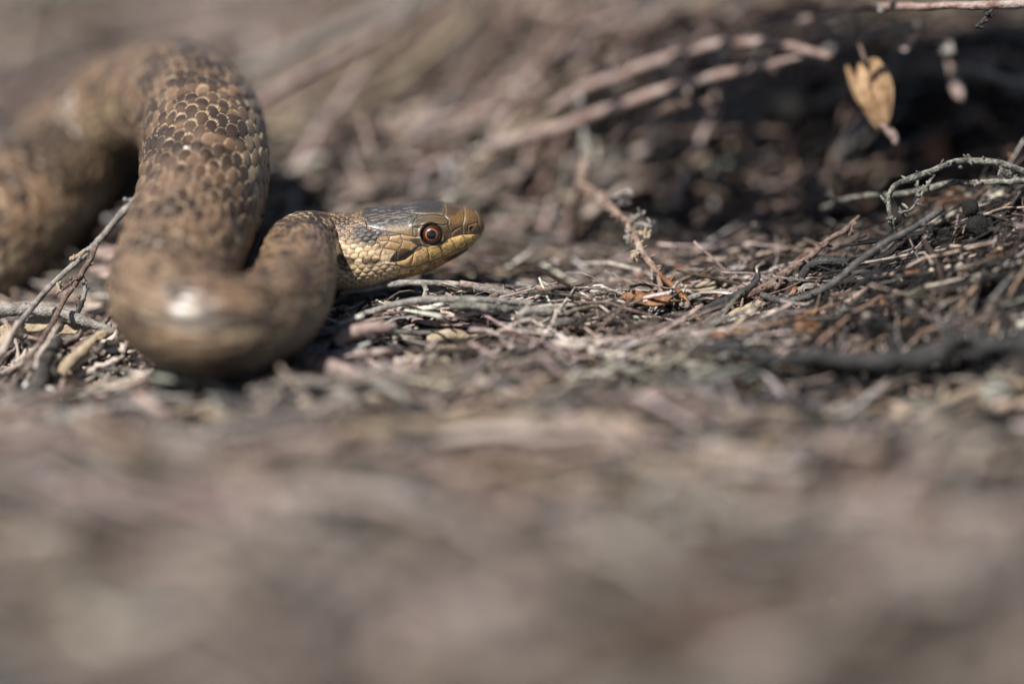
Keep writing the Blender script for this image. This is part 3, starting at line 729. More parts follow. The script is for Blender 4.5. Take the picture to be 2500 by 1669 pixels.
# under and in front of the head
twig('jointed_twig', 'dark jointed twig passing under the snake\'s chin with a stubby leg', 'twig',
     path(cB, [(120, 300, 4, .3), (330, 258, 3, .42), (560, 212, 2, .45), (760, 196, 1, .42), (900, 200, 0, .46), (1080, 206, 0, .42), (1300, 218, 0, .45), (1430, 240, 0, .38), (1600, 275, 0, .36), (1830, 330, 0, .34), (1950, 370, 0, .3)]),
     'grey', rough=.12, knots=.3, nbits=7, bl=.4, br=.16, branches=[('side_twig', path(cB, [(915, 205, 0, .4), (935, 260, -.5, .34), (930, 330, -1, .42), (925, 370, -1, .4)]), 'grey', 3)])
fr = [('long_twig', 'long grey-pink twig lying level below the jointed twig', 'grey', [(310, 492, -5, .42), (430, 470, -5, .45), (560, 425, -6, .46), (720, 385, -6, .48), (850, 362, -6.5, .46), (1000, 356, -7, .48), (1180, 352, -7, .45), (1330, 358, -7, .48), (1520, 366, -7, .45), (1700, 372, -6, .42), (1950, 392, -6, .4)], 6),
      ('pinkish_twig', 'slender pinkish twig with a blunt end pointing at the snake', 'pink', [(400, 478, -1, .42), (520, 495, -1.5, .45), (650, 512, -2, .42), (800, 540, -2.5, .4), (950, 570, -3, .42), (1100, 592, -4, .4), (1350, 604, -4, .38), (1600, 602, -4, .35)], 6),
      ('blunt_twig', 'short blunt pinkish twig lying in the gap below the pinkish twig', 'pink', [(620, 788, -2, .42), (720, 800, -2, .45), (860, 822, -2.5, .42), (1050, 852, -3, .36)], 6),
      ('blunt_twig', 'straight pale twig with a cut end beside a curl of bark', 'pink', [(750, 1002, -3, .44), (900, 998, -3.2, .44), (1100, 1000, -3.5, .42), (1300, 996, -4, .4)], 5),
      ('thick_twig', 'thick pinkish grey twig end resting beside the snake\'s front coil', 'pink', [(90, 760, -13, .9), (200, 700, -13, 1.0), (350, 655, -13, .95), (520, 625, -13, .8), (640, 612, -12, .6)], 3),
      ('thick_twig', 'pale twig stretching from the front coil toward the chips', 'pink', [(-60, 930, -14, .7), (120, 895, -14, .75), (300, 880, -14, .7), (480, 868, -14, .65), (650, 852, -13, .5)], 3),
      ('knobby_twig', 'pale knobby whitish twig broken in the middle', 'tan', [(960, 730, -6, .55), (1060, 708, -6, .75), (1180, 692, -6, .8), (1290, 712, -6, .7), (1340, 735, -6, .5), (1430, 735, -6, .55), (1540, 745, -6, .45)], 10),
      ('tan_twig', 'tan twig with a rounded tip above the straight cut twig', 'tan', [(730, 890, -10, .55), (860, 870, -10, .7), (1050, 850, -10, .65), (1230, 832, -10, .55)], 3),
      ('slanting_stick', 'blurred pale stick slanting down past the front coil', 'pink', [(-200, 930, -19, .9), (0, 990, -20, 1.0), (200, 1070, -21, 1.1), (400, 1160, -22, 1.1), (620, 1250, -23, .9)], 4),
      ('grey_stick', 'broad blurred grey stick before the front coil', 'grey', [(-420, 1130, -26, .9), (-200, 1180, -27, 1.2), (50, 1260, -28, 1.3), (330, 1370, -30, 1.2)], 4),
      ('curled_twig', 'grey twig with a nodding tip beyond the knobby twig', 'grey', [(1950, 560, -8, .4), (1880, 560, -8, .5), (1830, 520, -8, .55), (1880, 470, -8, .55), (1980, 455, -8, .5), (2150, 470, -8, .5)], 5),
      ('frosted_twig', 'knotty grey-green twig above the nodding tip', 'lichen', [(1170, 420, -7.5, .5), (1330, 410, -7.5, .55), (1520, 430, -7.5, .55), (1700, 450, -7, .5), (1900, 450, -6, .45)], 10)]
for nm, lb, mt, pts, nb in fr:
    twig(nm, lb, 'stick' if 'stick' in nm else 'twig', path(cB, pts), mt, nbits=nb, bl=.55, br=.2, rough=.13, knots=.25)
# left side
twig('forked_twig', 'forked grey and red-brown twig leaning down from the snake\'s flank to the ground', 'twig',
     path(c8, [(900, -10, 9, .55), (830, 70, 7, .55), (700, 200, 5, .5), (600, 310, 3, .5), (500, 420, 1.5, .55), (400, 512, 0, .48), (320, 590, -1, .45), (200, 720, -4, .48), (100, 850, -8, .5), (0, 1010, -12, .55), (-80, 1130, -15, .55)]),
     'grey', nbits=12, bl=.5, br=.2, rough=.16, knots=.25, branches=[
         ('fork', path(c8, [(560, 370, 2, .3), (530, 450, 1, .42), (495, 515, .5, .45), (450, 590, 0, .42), (370, 700, -2, .42), (300, 840, -5, .45), (200, 990, -9, .48), (130, 1100, -12, .5)]), 'red', 8),
         ('side_twig', path(c8, [(480, 555, .5, .22), (490, 640, 0, .38), (475, 700, 0, .45), (450, 765, 0, .4)]), 'lichen', 16),
         ('side_twig', path(c8, [(500, 400, 1, .25), (450, 440, .8, .35), (405, 460, .5, .3)]), 'tan', 6),
         ('side_twig', path(c8, [(450, 560, 0, .2), (390, 610, -.5, .28), (345, 640, -1, .35)]), 'red', 5),
         ('side_twig', path(c8, [(800, 110, 7, .3), (745, 120, 6.5, .4), (720, 110, 6, .3)]), 'grey', 3),
         ('side_twig', path(c8, [(330, 590, -1, .25), (340, 630, -1.5, .3), (330, 660, -1.5, .2)]), 'tan', 2)])
twig('flaky_stick', 'flaky light grey stick lying level behind the forked twig', 'stick',
     path(c8, [(-120, 775, 1, .85), (0, 757, 1, .85), (150, 742, 1, .8), (250, 752, 1, .75), (350, 778, .5, .7), (460, 812, 0, .7), (600, 860, -.5, .6), (680, 880, -.5, .5)]), 'grey', rough=.2, knots=.2, nbits=8, bl=.6, br=.3)
twig('thin_twig', 'thin red-brown twig sticking out from under the snake beside the flaky stick', 'twig',
     path(c8, [(690, 730, 1, .3), (640, 790, .5, .35), (590, 850, 0, .35), (560, 900, -1, .3)]), 'red', nbits=5)
twig('stout_twig', 'stout pale twig pointing up toward the snake among short sticks', 'twig',
     path(c8, [(300, 1185, -11, .7), (400, 1080, -10, .85), (500, 980, -9, .7), (580, 900, -8, .5), (650, 885, -7, .3)]), 'tan', nbits=6)
twig('mossy_stick', 'dark olive-brown stick standing in the shaded clump under the forked twig', 'stick',
     path(c8, [(340, 930, -8, .8), (280, 1030, -11, 1.0), (200, 1200, -15, 1.2), (120, 1350, -19, 1.2), (40, 1480, -22, 1.1)]), 'litter_dark', nbits=14, bl=1.4, br=.5, knots=.4)
# --- background stems, out of focus
bg = [('reddish_stem', 'long reddish heather stem with pale bark, lower of two crossing the hollow', 'pink', c7, [(-200, 700, 39, 1.1), (0, 640, 36, 1.15), (160, 600, 34, 1.1), (330, 535, 32, 1.06), (640, 430, 29, 1.02), (900, 360, 28, 0.9), (1130, 312, 26, 0.7), (1290, 268, 25, 0.5)]),
      ('reddish_stem', 'long reddish heather stem with pale bark, upper of two crossing the hollow', 'pink', c7, [(80, 520, 38, 0.94), (250, 425, 36, 1.02), (450, 350, 34, 1.06), (700, 262, 31, 1.02), (900, 212, 29, 0.94), (1150, 205, 26, 0.85), (1300, 240, 24, 0.77), (1420, 275, 22, 0.68)]),
      ('pale_stem', 'broad blurred brown stem above the reddish stems', 'red', c7, [(300, 170, 62, 1.36), (500, 150, 60, 1.61), (800, 100, 56, 1.44), (1100, 80, 52, 1.19), (1400, 40, 48, 0.94)]),
      ('dull_stem', 'dull grey-brown stem pointing at the seed husk', 'grey', c7, [(1300, 280, 40, .7), (1480, 225, 34, .8), (1650, 165, 28, .85), (1800, 125, 24, .7), (1880, 110, 22, .5)]),
      ('hooked_stem', 'grey-brown hooked stem curving over in the background', 'red', c7, [(40, 620, 58, 1.44), (50, 450, 58, 1.44), (80, 300, 57, 1.53), (130, 180, 57, 1.53), (230, 90, 56, 1.44), (380, 40, 55, 1.19)]),
      ('fallen_branch', 'smooth grey stem curving up out of the dark hollow', 'red', c7, [(340, 705, 30, 0.5), (390, 675, 30, 0.9), (450, 630, 29, 1.19), (570, 555, 29, 1.19), (720, 500, 28, 1.02), (920, 490, 26, 0.68)]),  # darker bark stands in for the shade on this grey stem
      ('upright_stem', 'thin upright stem rising to the lower reddish stem', 'grey', c7, [(265, 800, 33, 0.51), (250, 680, 33, 0.59), (235, 560, 34, 0.55), (225, 450, 34, 0.51)]),
      ('leaning_stem', 'pale pinkish grey stem leaning behind the snake\'s arched back', 'pink', cA, [(130, 740, 37, 0.77), (240, 650, 39, 0.94), (480, 490, 43, 1.02), (700, 380, 48, 1.02), (900, 270, 54, 0.94), (1150, 90, 62, 0.77)]),
      ('leaning_stem', 'silvery grey stem slanting behind the pale leaning stem', 'grey', cA, [(-100, 520, 61, 1.02), (250, 400, 65, 1.27), (600, 260, 71, 1.61), (850, 170, 76, 1.53), (1150, 50, 83, 1.27), (1350, -60, 88, 1.02)]),
      ('red_stem', 'dark red stem stub standing far behind the snake', 'red', cA, [(1690, -80, 83, 1.44), (1740, 30, 81, 1.62), (1790, 120, 80, 1.44), (1820, 210, 79, 1.08)]),
      ('brown_stem', 'dark brown stem lying on the ground behind the head', 'red', cA, [(640, 730, 52, 0.81), (850, 790, 52, 0.99), (1080, 870, 52, 1.08), (1300, 960, 51, 0.99), (1520, 1010, 50, 0.81)]),
      ('level_stem', 'dark level stem on the ground behind the crooked sprig', 'charred', c9, [(60, 320, 22, .7), (200, 275, 22, .8), (420, 245, 22, .8), (620, 215, 22, .75), (900, 170, 22, .7), (1100, 165, 22, .6)]),
      ('fallen_branch', 'grey stem slanting to the foot of the crooked sprig', 'grey', c9, [(150, -60, 34, .6), (300, 60, 31, .65), (430, 150, 28, .65), (560, 230, 25, .6)]),
      ('bank_stem', 'blurred brown stem lying along the crest of the sooty bank', 'red', c6, [(0, 800, 26, 1.0), (200, 640, 28, 1.1), (450, 470, 30, 1.1), (800, 400, 32, 1.0), (1100, 420, 34, .8)]),
      ('hollow_stem', 'short pale stem lying inside the dark hollow', 'grey', cT, [(1500, 560, 36, .7), (1700, 610, 35, .8), (1900, 670, 34, .8), (2091, 720, 33, .7), (2250, 760, 32, .6)])]
for nm, lb, mt, cf, pts in bg:
    twig(nm, lb, 'stem', path(cf, [(a, b_, d, r * .76) for a, b_, d, r in pts]), mt, sides=9, step=1.2, rough=.08, knots=.15, nbits=5, bl=1.4, br=.4)
twig('overhanging_stem', 'straight pale stem hanging across the hollow with a small black sprig', 'stem',
     path(cT, [(2400, 20, 2, .62), (2091, 42, 2, .65), (1800, 48, 2.5, .65), (1780, 50, 2.5, .7), (1500, 55, 4, .52), (1400, 58, 5, .5), (1150, 55, 8, .52), (930, 58, 12, .52), (750, 66, 16, .48), (560, 90, 21, .45), (250, 160, 30, .5), (-150, 260, 44, .55), (-500, 330, 60, .6)]),
     'pink', nbits=10, bl=.6, br=.25, knots=.35, branches=[('side_twig', path(cT, [(1820, 60, 2.5, .25), (1790, 120, 2, .32), (1740, 180, 1.5, .34), (1680, 235, 1, .28)]), 'charred', 9),
         ('side_twig', path(cT, [(900, 60, 12, .3), (885, 90, 12, .42), (880, 110, 12, .3)]), 'grey', 2)])

# many thin stems strewn behind, and twigs strewn before, all out of focus
gs = np.random.default_rng(23)
def strewn(n, region, yaw0, yaws, ln, rad, arc, name, label, cat, group, mats):
    for k in range(n):
        x = gs.uniform(region[0], region[1]); y = gs.uniform(region[2], region[3]); a = gs.normal(yaw0, yaws); l_ = gs.uniform(*ln); h_ = gs.uniform(*arc); r_ = gs.uniform(*rad)
        pts = []; bend = gs.normal(0, .16) * l_
        for t in np.linspace(0, 1, 6):
            px_ = x + (t - .5) * l_ * math.cos(a) - bend * math.sin(math.pi * t) * math.sin(a) + gs.normal(0, .8)
            py_ = y + (t - .5) * l_ * math.sin(a) + bend * math.sin(math.pi * t) * math.cos(a) + gs.normal(0, .8)
            pts.append(np.array([px_, py_, float(G(px_, py_)) + r_ + 1.0 + h_ * (math.sin(math.pi * (.1 + .85 * t))) + gs.normal(0, .5), r_ * (1.1 - .6 * t)]))
        if not clear(np.array(pts)[:, :3], 1.0).all() or (np.array(pts)[:, 1].min() < 34 and region[2] > 0): continue
        SEED[0] += 3
        o0 = pts[0][:3]; rel = [np.r_[p[:3] - o0, p[3]] for p in pts]
        V_, F_ = join([tube(rel, 7, 1.1, .16, SEED[0], .35)] + bits(rel, 5, 1.6, .3, SEED[0] + 1))
        tag(link(name, mesh_from(name, V_, F_), M[mats[k % len(mats)]], o0), label, cat, group)
strewn(150, (-95, 80, 52, 135), .6, .33, (35, 100), (.32, .7), (1, 11), 'dead_heather_twig', 'thin blurred heather twig strewn on the ground behind the snake', 'twig', 'thin stems strewn behind the snake', ('pink', 'pink', 'grey', 'red', 'tan'))
strewn(34, (5, 80, 56, 110), .45, .35, (35, 80), (.3, .65), (4, 16), 'dead_heather_twig', 'thin blurred heather twig arching out over the dark hollow', 'twig', 'stems leaning over the far bank', ('pink', 'red', 'pink', 'grey'))
strewn(46, (-70, 70, -105, -30), -.15, .4, (16, 44), (.4, .9), (0, 2.5), 'strewn_twig', 'blurred twig strewn over the open ground before the snake', 'twig', 'twigs strewn before the snake', ('pink', 'grey', 'litter', 'red', 'tan'))

# seed husk of papery bracts hanging in the hollow
def bract(p0, p1, w, bulge, ndir, seed, n=14, m_=7):
    """a cupped pointed bract between two points"""
    p0, p1 = np.asarray(p0), np.asarray(p1); ax = p1 - p0; ln = np.linalg.norm(ax); ax = ax / ln
    nd = np.asarray(ndir, float); nd -= (nd @ ax) * ax; nd /= np.linalg.norm(nd); sd_ = np.cross(ax, nd)
    t = np.linspace(0, 1, n)[:, None]; v = np.linspace(-1, 1, m_)[None]
    wt = w * np.sin(math.pi * np.clip(t, .03, .985) ** .8) ** .75 * (1 + .12 * (noise(t * 5, v * 0, seed, 4) - .5))
    hgt = bulge * np.sin(math.pi * t) * (1 - .75 * v ** 2) + .12 * w * np.cos(v * 9 + seed)
    top = p0 + ax * (t * ln)[..., None] + sd_ * (wt * v)[..., None] + nd * hgt[..., None]
    bot = top - nd * .18
    Vt = np.concatenate([top.reshape(-1, 3), bot.reshape(-1, 3)]); k = n * m_
    i_, j_ = np.meshgrid(np.arange(n - 1), np.arange(m_ - 1), indexing='ij')
    f = np.stack([i_ * m_ + j_, (i_ + 1) * m_ + j_, (i_ + 1) * m_ + j_ + 1, i_ * m_ + j_ + 1], -1).reshape(-1, 4)
    rim = [[a, b_, b_ + k, a + k] for a, b_ in [(i * m_, (i + 1) * m_) for i in range(n - 1)]] + [[(i + 1) * m_ + m_ - 1, i * m_ + m_ - 1, i * m_ + m_ - 1 + k, (i + 1) * m_ + m_ - 1 + k] for i in range(n - 1)]
    return Vt, [np.vstack([f, f[:, ::-1] + k, np.array(rim)])]
M['husk'] = bark('papery_tan_husk', [(.3, (.08, .045, .025)), (.46, (.25, .15, .08)), (.58, (.36, .235, .13)), (.74, (.47, .36, .25))], scale=500, rough=.7)
h0 = cT(720, 480, 15); root = empty('seed_husk', cT(980, 1210, 14)); rl = cT(980, 1210, 14)
tag(root, 'pale orange seed husk of papery bracts hanging in the dark hollow', 'seed husk')
for a, b_, w_, bu, nd, sd_ in [((830, 500, 14), (930, 1060, 13), 1.35, 1.0, (.25, -1, .25), 1), ((690, 540, 15), (880, 1090, 14), .95, .8, (-.35, -1, .1), 2), ((580, 560, 16.5), (850, 1110, 15), .8, .7, (-.9, -.6, 0), 3), ((800, 500, 17), (930, 1080, 15), 1.2, .6, (.6, .8, 0), 4)]:
    Vt, Ft_ = bract(cT(*a) - rl, cT(*b_) - rl, w_ * 1.22, bu, nd, sd_)
    link('bract', mesh_from('bract', Vt, Ft_), M['husk'], parent=root)
Vt, Ft_ = tube([np.r_[cT(880, 1060, 14) - rl, .5], np.r_[cT(940, 1110, 14) - rl, .62], np.r_[cT(985, 1170, 14) - rl, .6], np.r_[cT(1000, 1225, 14) - rl, .35]], 9, .25, .2, 5)
Vs_, Fs_ = tube([np.r_[cT(740, 520, 15.5) - rl, .3], np.r_[cT(700, 400, 16), 0][:3].tolist() and np.r_[cT(700, 400, 17) - rl, .28], np.r_[cT(690, 260, 22) - rl, .3], np.r_[cT(640, 60, 30) - rl, .35]], 7, .5, .2, 6)
link('stalk', mesh_from('stalk', Vs_, Fs_), M['red'], parent=root)
link('stalk_end', mesh_from('stalk_end', Vt, Ft_), M['pink'], parent=root)

# round black dropping and other scraps
def lump(c, r, seed, n=22, amp=.18, squash=(1, 1, 1), fine=.08):
    t = np.linspace(.02, math.pi - .02, n)[:, None]; p = np.arange(n * 2)[None] / (n * 2) * 2 * math.pi
    d = np.stack([np.sin(t) * np.cos(p), np.sin(t) * np.sin(p), np.cos(t) + 0 * p], -1)
    rr = r * (1 + amp * 2 * (noise(d[..., 0] * 1.6 + 5, d[..., 1] * 1.6 + 5, d[..., 2] * 1.6 + 5 + seed, seed) - .5) + fine * 2 * (noise(d[..., 0] * 6 + 9, d[..., 1] * 6 + 9, d[..., 2] * 6 + 9, seed + 2) - .5))
    Vt = (np.asarray(c) + d * rr[..., None] * np.asarray(squash)).reshape(-1, 3); w_ = n * 2
    i_, j_ = np.meshgrid(np.arange(n - 1), np.arange(w_), indexing='ij')
    return Vt, [np.stack([i_ * w_ + j_, (i_ + 1) * w_ + j_, (i_ + 1) * w_ + (j_ + 1) % w_, i_ * w_ + (j_ + 1) % w_], -1).reshape(-1, 4)]
M['dung'] = bark('black_crumbly_dropping', [(.35, (.008, .008, .007)), (.6, (.022, .021, .019)), (.8, (.06, .057, .05))], scale=1400, bump=.9, rough=.7)
keep_visible(c6(1965, 432, 0), 2.0, 14); keep_visible(c6(2050, 565, 0), 2.6, 14)
dl = c6(2040, 640, 0); root = empty('dropping', dl)
tag(root, 'black dropping of two round lumps on the sooty litter bank', 'dropping')
for a, r_, sq, sd_ in [((1965, 432, 0), 1.12, (1, 1, 1.05), 3), ((2020, 560, -.3), 1.45, (1.05, 1, .95), 8), ((2085, 575, .3), 1.2, (1, 1, 1), 12)]:
    Vt, Ft_ = lump(c6(*a) - dl, r_, sd_, amp=.1, squash=sq); link('lump', mesh_from('lump', Vt, Ft_), M['dung'], parent=root)
M['stone'] = bark('pale_pebble', [(.3, (.30, .30, .26)), (.6, (.46, .46, .40)), (.8, (.55, .55, .5))], scale=300, bump=.2)
pl = P(2432, 965, -30); Vt, Ft_ = lump((0, 0, 0), 2.1, 4, amp=.12, squash=(1, .9, 1.15), fine=.02)
tag(link('pebble', mesh_from('pebble', Vt, Ft_), M['stone'], pl), 'pale grey-green pebble in front of the sooty stick', 'pebble')
M['whitelichen'] = bark('white_lichen', [(.3, (.35, .36, .36)), (.6, (.6, .62, .63)), (.8, (.7, .72, .73))], scale=900)
keep_visible(c9(2060, 540, -4), 1.6); ll = c9(2060, 590, -3); g = np.random.default_rng(4)
prs = [lump(c9(2060 + g.normal(0, 45), 540 + g.normal(0, 32), -4 + g.normal(0, .5)) - ll, g.uniform(.18, .36), k, 8, .3, (1, 1, g.uniform(.8, 2.0))) for k in range(16)]
Vt, Ft_ = join(prs)
tag(link('lichen_tuft', mesh_from('lichen_tuft', Vt, Ft_), M['whitelichen'], ll), 'tuft of white lichen grains beside the frayed brown stub', 'lichen')

def flake(L_, W_, th, seed, n=18, curl=.25):
    """irregular curled bark flake about the origin in the XY plane"""
    g_ = np.random.default_rng(seed); a = np.arange(n) / n * 2 * math.pi
    rr = 1 + .22 * (noise(np.cos(a) * 1.5 + 4, np.sin(a) * 1.5 + 4, seed, seed) - .5) * 2 + g_.uniform(-.2, .14, n)
    rings = []
    for k, f in enumerate((1.0, .66, .33)):
        x = np.cos(a) * L_ / 2 * rr * f; y = np.sin(a) * W_ / 2 * rr * f
        z = curl * ((x / L_ * 2) ** 2 * L_ * .25 + (y / W_ * 2) ** 2 * W_ * .3) + th * .8 * (noise(x / 1.1 + 7, y / 1.1 + 3, seed, 12) - .5)
        rings.append(np.stack([x, y, z], 1))
    top = np.vstack(rings + [[[0, 0, 0]]]); bot = top - [0, 0, th]
    k = len(top); F4, F3 = [], []
    for s_ in range(2):
        for j in range(n):
            j2 = (j + 1) % n
            F4 += [[s_ * n + j, s_ * n + j2, (s_ + 1) * n + j2, (s_ + 1) * n + j], [k + s_ * n + j2, k + s_ * n + j, k + (s_ + 1) * n + j, k + (s_ + 1) * n + j2]]
    for j in range(n):
        j2 = (j + 1) % n
        F3 += [[2 * n + j, 2 * n + j2, 3 * n], [k + 2 * n + j2, k + 2 * n + j, k + 3 * n]]
        F4.append([j2, j, k + j, k + j2])
    return np.vstack([top, bot]), [np.array(F4), np.array(F3)]
scraps = [  # position, size, facing tilt (toward camera), yaw, material, name, label
    (c5(1060, 1390, -3), (7.2, 2.3), 50, 4, 'rust', 'bark_flake', 'long rusty orange bark flake lying at the foot of the crooked sprig'),
    (c6(668, 1010, 1.5), (2.2, 1.9), 70, 10, 'rust', 'bark_flake', 'small orange lobed leaf scrap tucked under the curved grey twig'),
    (c6(810, 1010, .5), (2.8, 1.5), 66, -14, 'grey', 'bark_flake', 'grey-brown leaf scrap tucked under the curved grey twig'),
    (c6(1545, 890, -8), (2.0, 1.4), 60, 20, 'rust', 'bark_flake', 'bright orange bark flake between black crumbs on the bank'),
    (c6(2090, 1080, -12), (4.8, 3.8), 65, 38, 'rust', 'bark_flake', 'large rusty bark flake tilted on the bank below the black dropping'),
    (c6(2150, 770, -9), (2.6, 1.8), 60, 30, 'rust', 'bark_flake', 'dull rusty flake just below the black dropping'),
    (c6(800, 1280, -13), (4.2, 2.4), 60, -8, 'rust', 'bark_flake', 'blurred rusty flake lying behind the sooty stick'),
    (c6(1370, 1140, -10), (2.4, 1.5), 60, 10, 'rust', 'bark_flake', 'small rust-red flake between the curved twig and the sooty stick'),
    (c6(1390, 970, -4), (1.4, 2.6), 70, -25, 'tan', 'leaf_scrap', 'cream curled leaf scrap upright among black crumbs'),
    (c6(1450, 1040, -7), (1.5, 3.8), 65, 25, 'tan', 'leaf_scrap', 'tan leaf scrap drooping below the cream curl'),
    (P(1500, 1052, -46), (8.5, 5.5), 45, 6, 'tan', 'bark_chip', 'blurred sandy bark chip lying in the open foreground'),
    (c9(1310, 290, 4), (4.6, 1.6), 60, -12, 'tan', 'bark_chip', 'pale pinkish wood chip behind the bent blue-grey twig'),
    (c9(1130, 190, 12), (3.2, 1.2), 60, 5, 'rust', 'bark_flake', 'small shaded rust flake behind the rusty fork of the sprig'),
    (c8(220, 830, 2), (4.2, 2.6), 58, -28, 'tan', 'bark_chip', 'tan split wood chip under the flaky stick'),
    (c8(420, 860, 1), (6.2, 1.8), 60, 0, 'tan', 'bark_chip', 'long tan wood chip under the end of the flaky stick'),
    (c8(-20, 910, 0), (5.0, 2.8), 58, -20, 'tan', 'bark_chip', 'pale wood chip behind the lower end of the forked twig'),
    (c8(640, 430, 16), (5.5, 2.2), 55, 0, 'pink', 'bark_chip', 'pale pink bark chip on the ground beside the snake\'s flank'),
    (c8(620, 530, 14), (4.5, 2.2), 55, 0, 'pink', 'bark_chip', 'whitish bark chip below the pale pink chip'),
    (c8(640, 970, -6), (2.0, 1.5), 60, 35, 'whitelichen', 'lichen_crumb', 'small whitish lichen crumb beside the snake\'s front coil'),
    (c8(420, 960, -6), (3.4, 2.2), 55, 20, 'red', 'bark_flake', 'dull purple-brown bark flake among the short sticks'),
    (cT(1420, 400, 26), (2.2, 3.0), 75, -30, 'grey', 'leaf_scrap', 'pale grey scrap lit up in the dark hollow'),
    (cT(1105, 380, 20), (1.0, 2.8), 75, 28, 'pink', 'leaf_scrap', 'slim pinkish scrap caught above the husk'),
    (cT(1330, 1280, 44), (4.2, 4.6), 70, 10, 'rust', 'bark_flake', 'round brown flake in the depth of the dark hollow'),
    (cT(1620, 950, 46), (3.6, 3.4), 70, 10, 'red', 'bark_flake', 'dim reddish flake in the depth of the dark hollow'),
    (cT(60, 900, 50), (5.0, 4.0), 70, 10, 'tan', 'bark_chip', 'pale rounded chip at the edge of the dark hollow'),
    (cT(1510, 700, 30), (1.6, 6.0), 75, -20, 'pink', 'leaf_scrap', 'narrow pinkish leaf scrap hanging in the dark hollow'),
]
for p_, (l_, w_), tilt, yaw, mt, nm, lb in scraps:
    SEED[0] += 5
    keep_visible(p_, .4 * l_, 7)
    Vt, Ft_ = flake(l_, w_, .28, SEED[0], 26, .4)
    o_ = link(nm, mesh_from(nm, Vt, Ft_), M[mt], p_)
    o_.rotation_euler = (math.radians(tilt), math.radians(random.uniform(-12, 12)), math.radians(yaw * .4)) 
    o_.rotation_euler = (Matrix.Rotation(math.radians(random.uniform(-25, 25)), 3, 'Z') @ Matrix.Rotation(math.radians(tilt - 18), 3, 'X') @ Matrix.Rotation(math.radians(-yaw), 3, 'Z')).to_euler()
    tag(o_, lb, 'lichen' if 'lichen' in nm else 'chip' if 'chip' in nm else 'flake' if 'flake' in nm else 'leaf scrap')

# ------------------------------------------------------------------ loose litter: building blocks
def v_twig(L_, r, sides, n, bend, seed, taper=.6):
    x = np.linspace(-L_ / 2, L_ / 2, n); g_ = np.random.default_rng(seed)
    y = bend * L_ * (np.sin((x / L_ + .5) * math.pi) - .6) + np.r_[0, np.cumsum(g_.normal(0, L_ * .012, n - 1))]
    z = g_.normal(0, r * .25, n)
    rr = r * np.linspace(1, taper, n) * g_.uniform(.8, 1.25, n)
    a = np.arange(sides) / sides * 2 * math.pi
    rr2 = rr[:, None] * g_.uniform(.78, 1.22, (n, sides))
    V_ = np.stack([x[:, None] + 0 * a, y[:, None] + rr2 * np.cos(a), z[:, None] + rr2 * np.sin(a)], -1).reshape(-1, 3)
    i_, j_ = np.meshgrid(np.arange(n - 1), np.arange(sides), indexing='ij')
    f = np.stack([i_ * sides + j_, i_ * sides + (j_ + 1) % sides, (i_ + 1) * sides + (j_ + 1) % sides, (i_ + 1) * sides + j_], -1).reshape(-1, 4)[:, ::-1]
    tri = [[0, k, k + 1] for k in range(1, sides - 1)]; o_ = (n - 1) * sides
    tri += [[o_, o_ + k + 1, o_ + k] for k in range(1, sides - 1)]
    F3 = np.vstack([f[:, [0, 1, 2]], f[:, [0, 2, 3]], np.array(tri)])
    return V_, F3
def v_strip(L_, w, th, n, bend, seed):
    g_ = np.random.default_rng(seed); t = np.linspace(0, 1, n); x = (t - .5) * L_
    wt = w * (np.sin(math.pi * np.clip(t, .04, .96)) ** .5) * g_.uniform(.8, 1.2, n); y = bend * L_ * np.sin(t * math.pi) + g_.normal(0, w * .1, n)
    z = bend * .8 * L_ * np.sin(t * math.pi * 1.3 + g_.uniform(0, 2)) + g_.normal(0, th * .4, n)
    q4 = [(-.5, 0, 0), (0, 0, th), (.5, 0, 0), (0, 0, -th * .6)]
    V_ = np.stack([np.stack([x, y + wt * a, z + c_], 1) for a, _, c_ in q4], 1).reshape(-1, 3); sides = 4
    i_, j_ = np.meshgrid(np.arange(n - 1), np.arange(sides), indexing='ij')
    f = np.stack([i_ * sides + j_, i_ * sides + (j_ + 1) % sides, (i_ + 1) * sides + (j_ + 1) % sides, (i_ + 1) * sides + j_], -1).reshape(-1, 4)
    o_ = (n - 1) * sides
    return V_, np.vstack([f[:, [0, 1, 2]], f[:, [0, 2, 3]], [[0, 2, 1], [0, 3, 2], [o_, o_ + 1, o_ + 2], [o_, o_ + 2, o_ + 3]]])
def v_crumb(r, seed):
    ph_ = (1 + 5 ** .5) / 2
    v = np.array([(-1, ph_, 0), (1, ph_, 0), (-1, -ph_, 0), (1, -ph_, 0), (0, -1, ph_), (0, 1, ph_), (0, -1, -ph_), (0, 1, -ph_), (ph_, 0, -1), (ph_, 0, 1), (-ph_, 0, -1), (-ph_, 0, 1)], float) / 1.9
    f = np.array([(0, 11, 5), (0, 5, 1), (0, 1, 7), (0, 7, 10), (0, 10, 11), (1, 5, 9), (5, 11, 4), (11, 10, 2), (10, 7, 6), (7, 1, 8), (3, 9, 4), (3, 4, 2), (3, 2, 6), (3, 6, 8), (3, 8, 9), (4, 9, 5), (2, 4, 11), (6, 2, 10), (8, 6, 7), (9, 8, 1)])
    g_ = np.random.default_rng(seed)
    return v * r * g_.uniform(.6, 1.3, (12, 1)) * np.array([1.3, .9, .6]), f
def v_flake(L_, W_, th, seed):
    V_, Fs = flake(L_, W_, th, seed, 7, .3)
    keep_ = np.r_[0:7, 22:29]                        # outer ring only
    top, bot = V_[0:7], V_[0:7] - [0, 0, th]
    f = [[0, k, k + 1] for k in range(1, 6)] + [[7, 7 + k + 1, 7 + k] for k in range(1, 6)]
    for k in range(7): k2 = (k + 1) % 7; f += [[k2, k, 7 + k], [k2, 7 + k, 7 + k2]]
    return np.vstack([top, bot]), np.array(f)
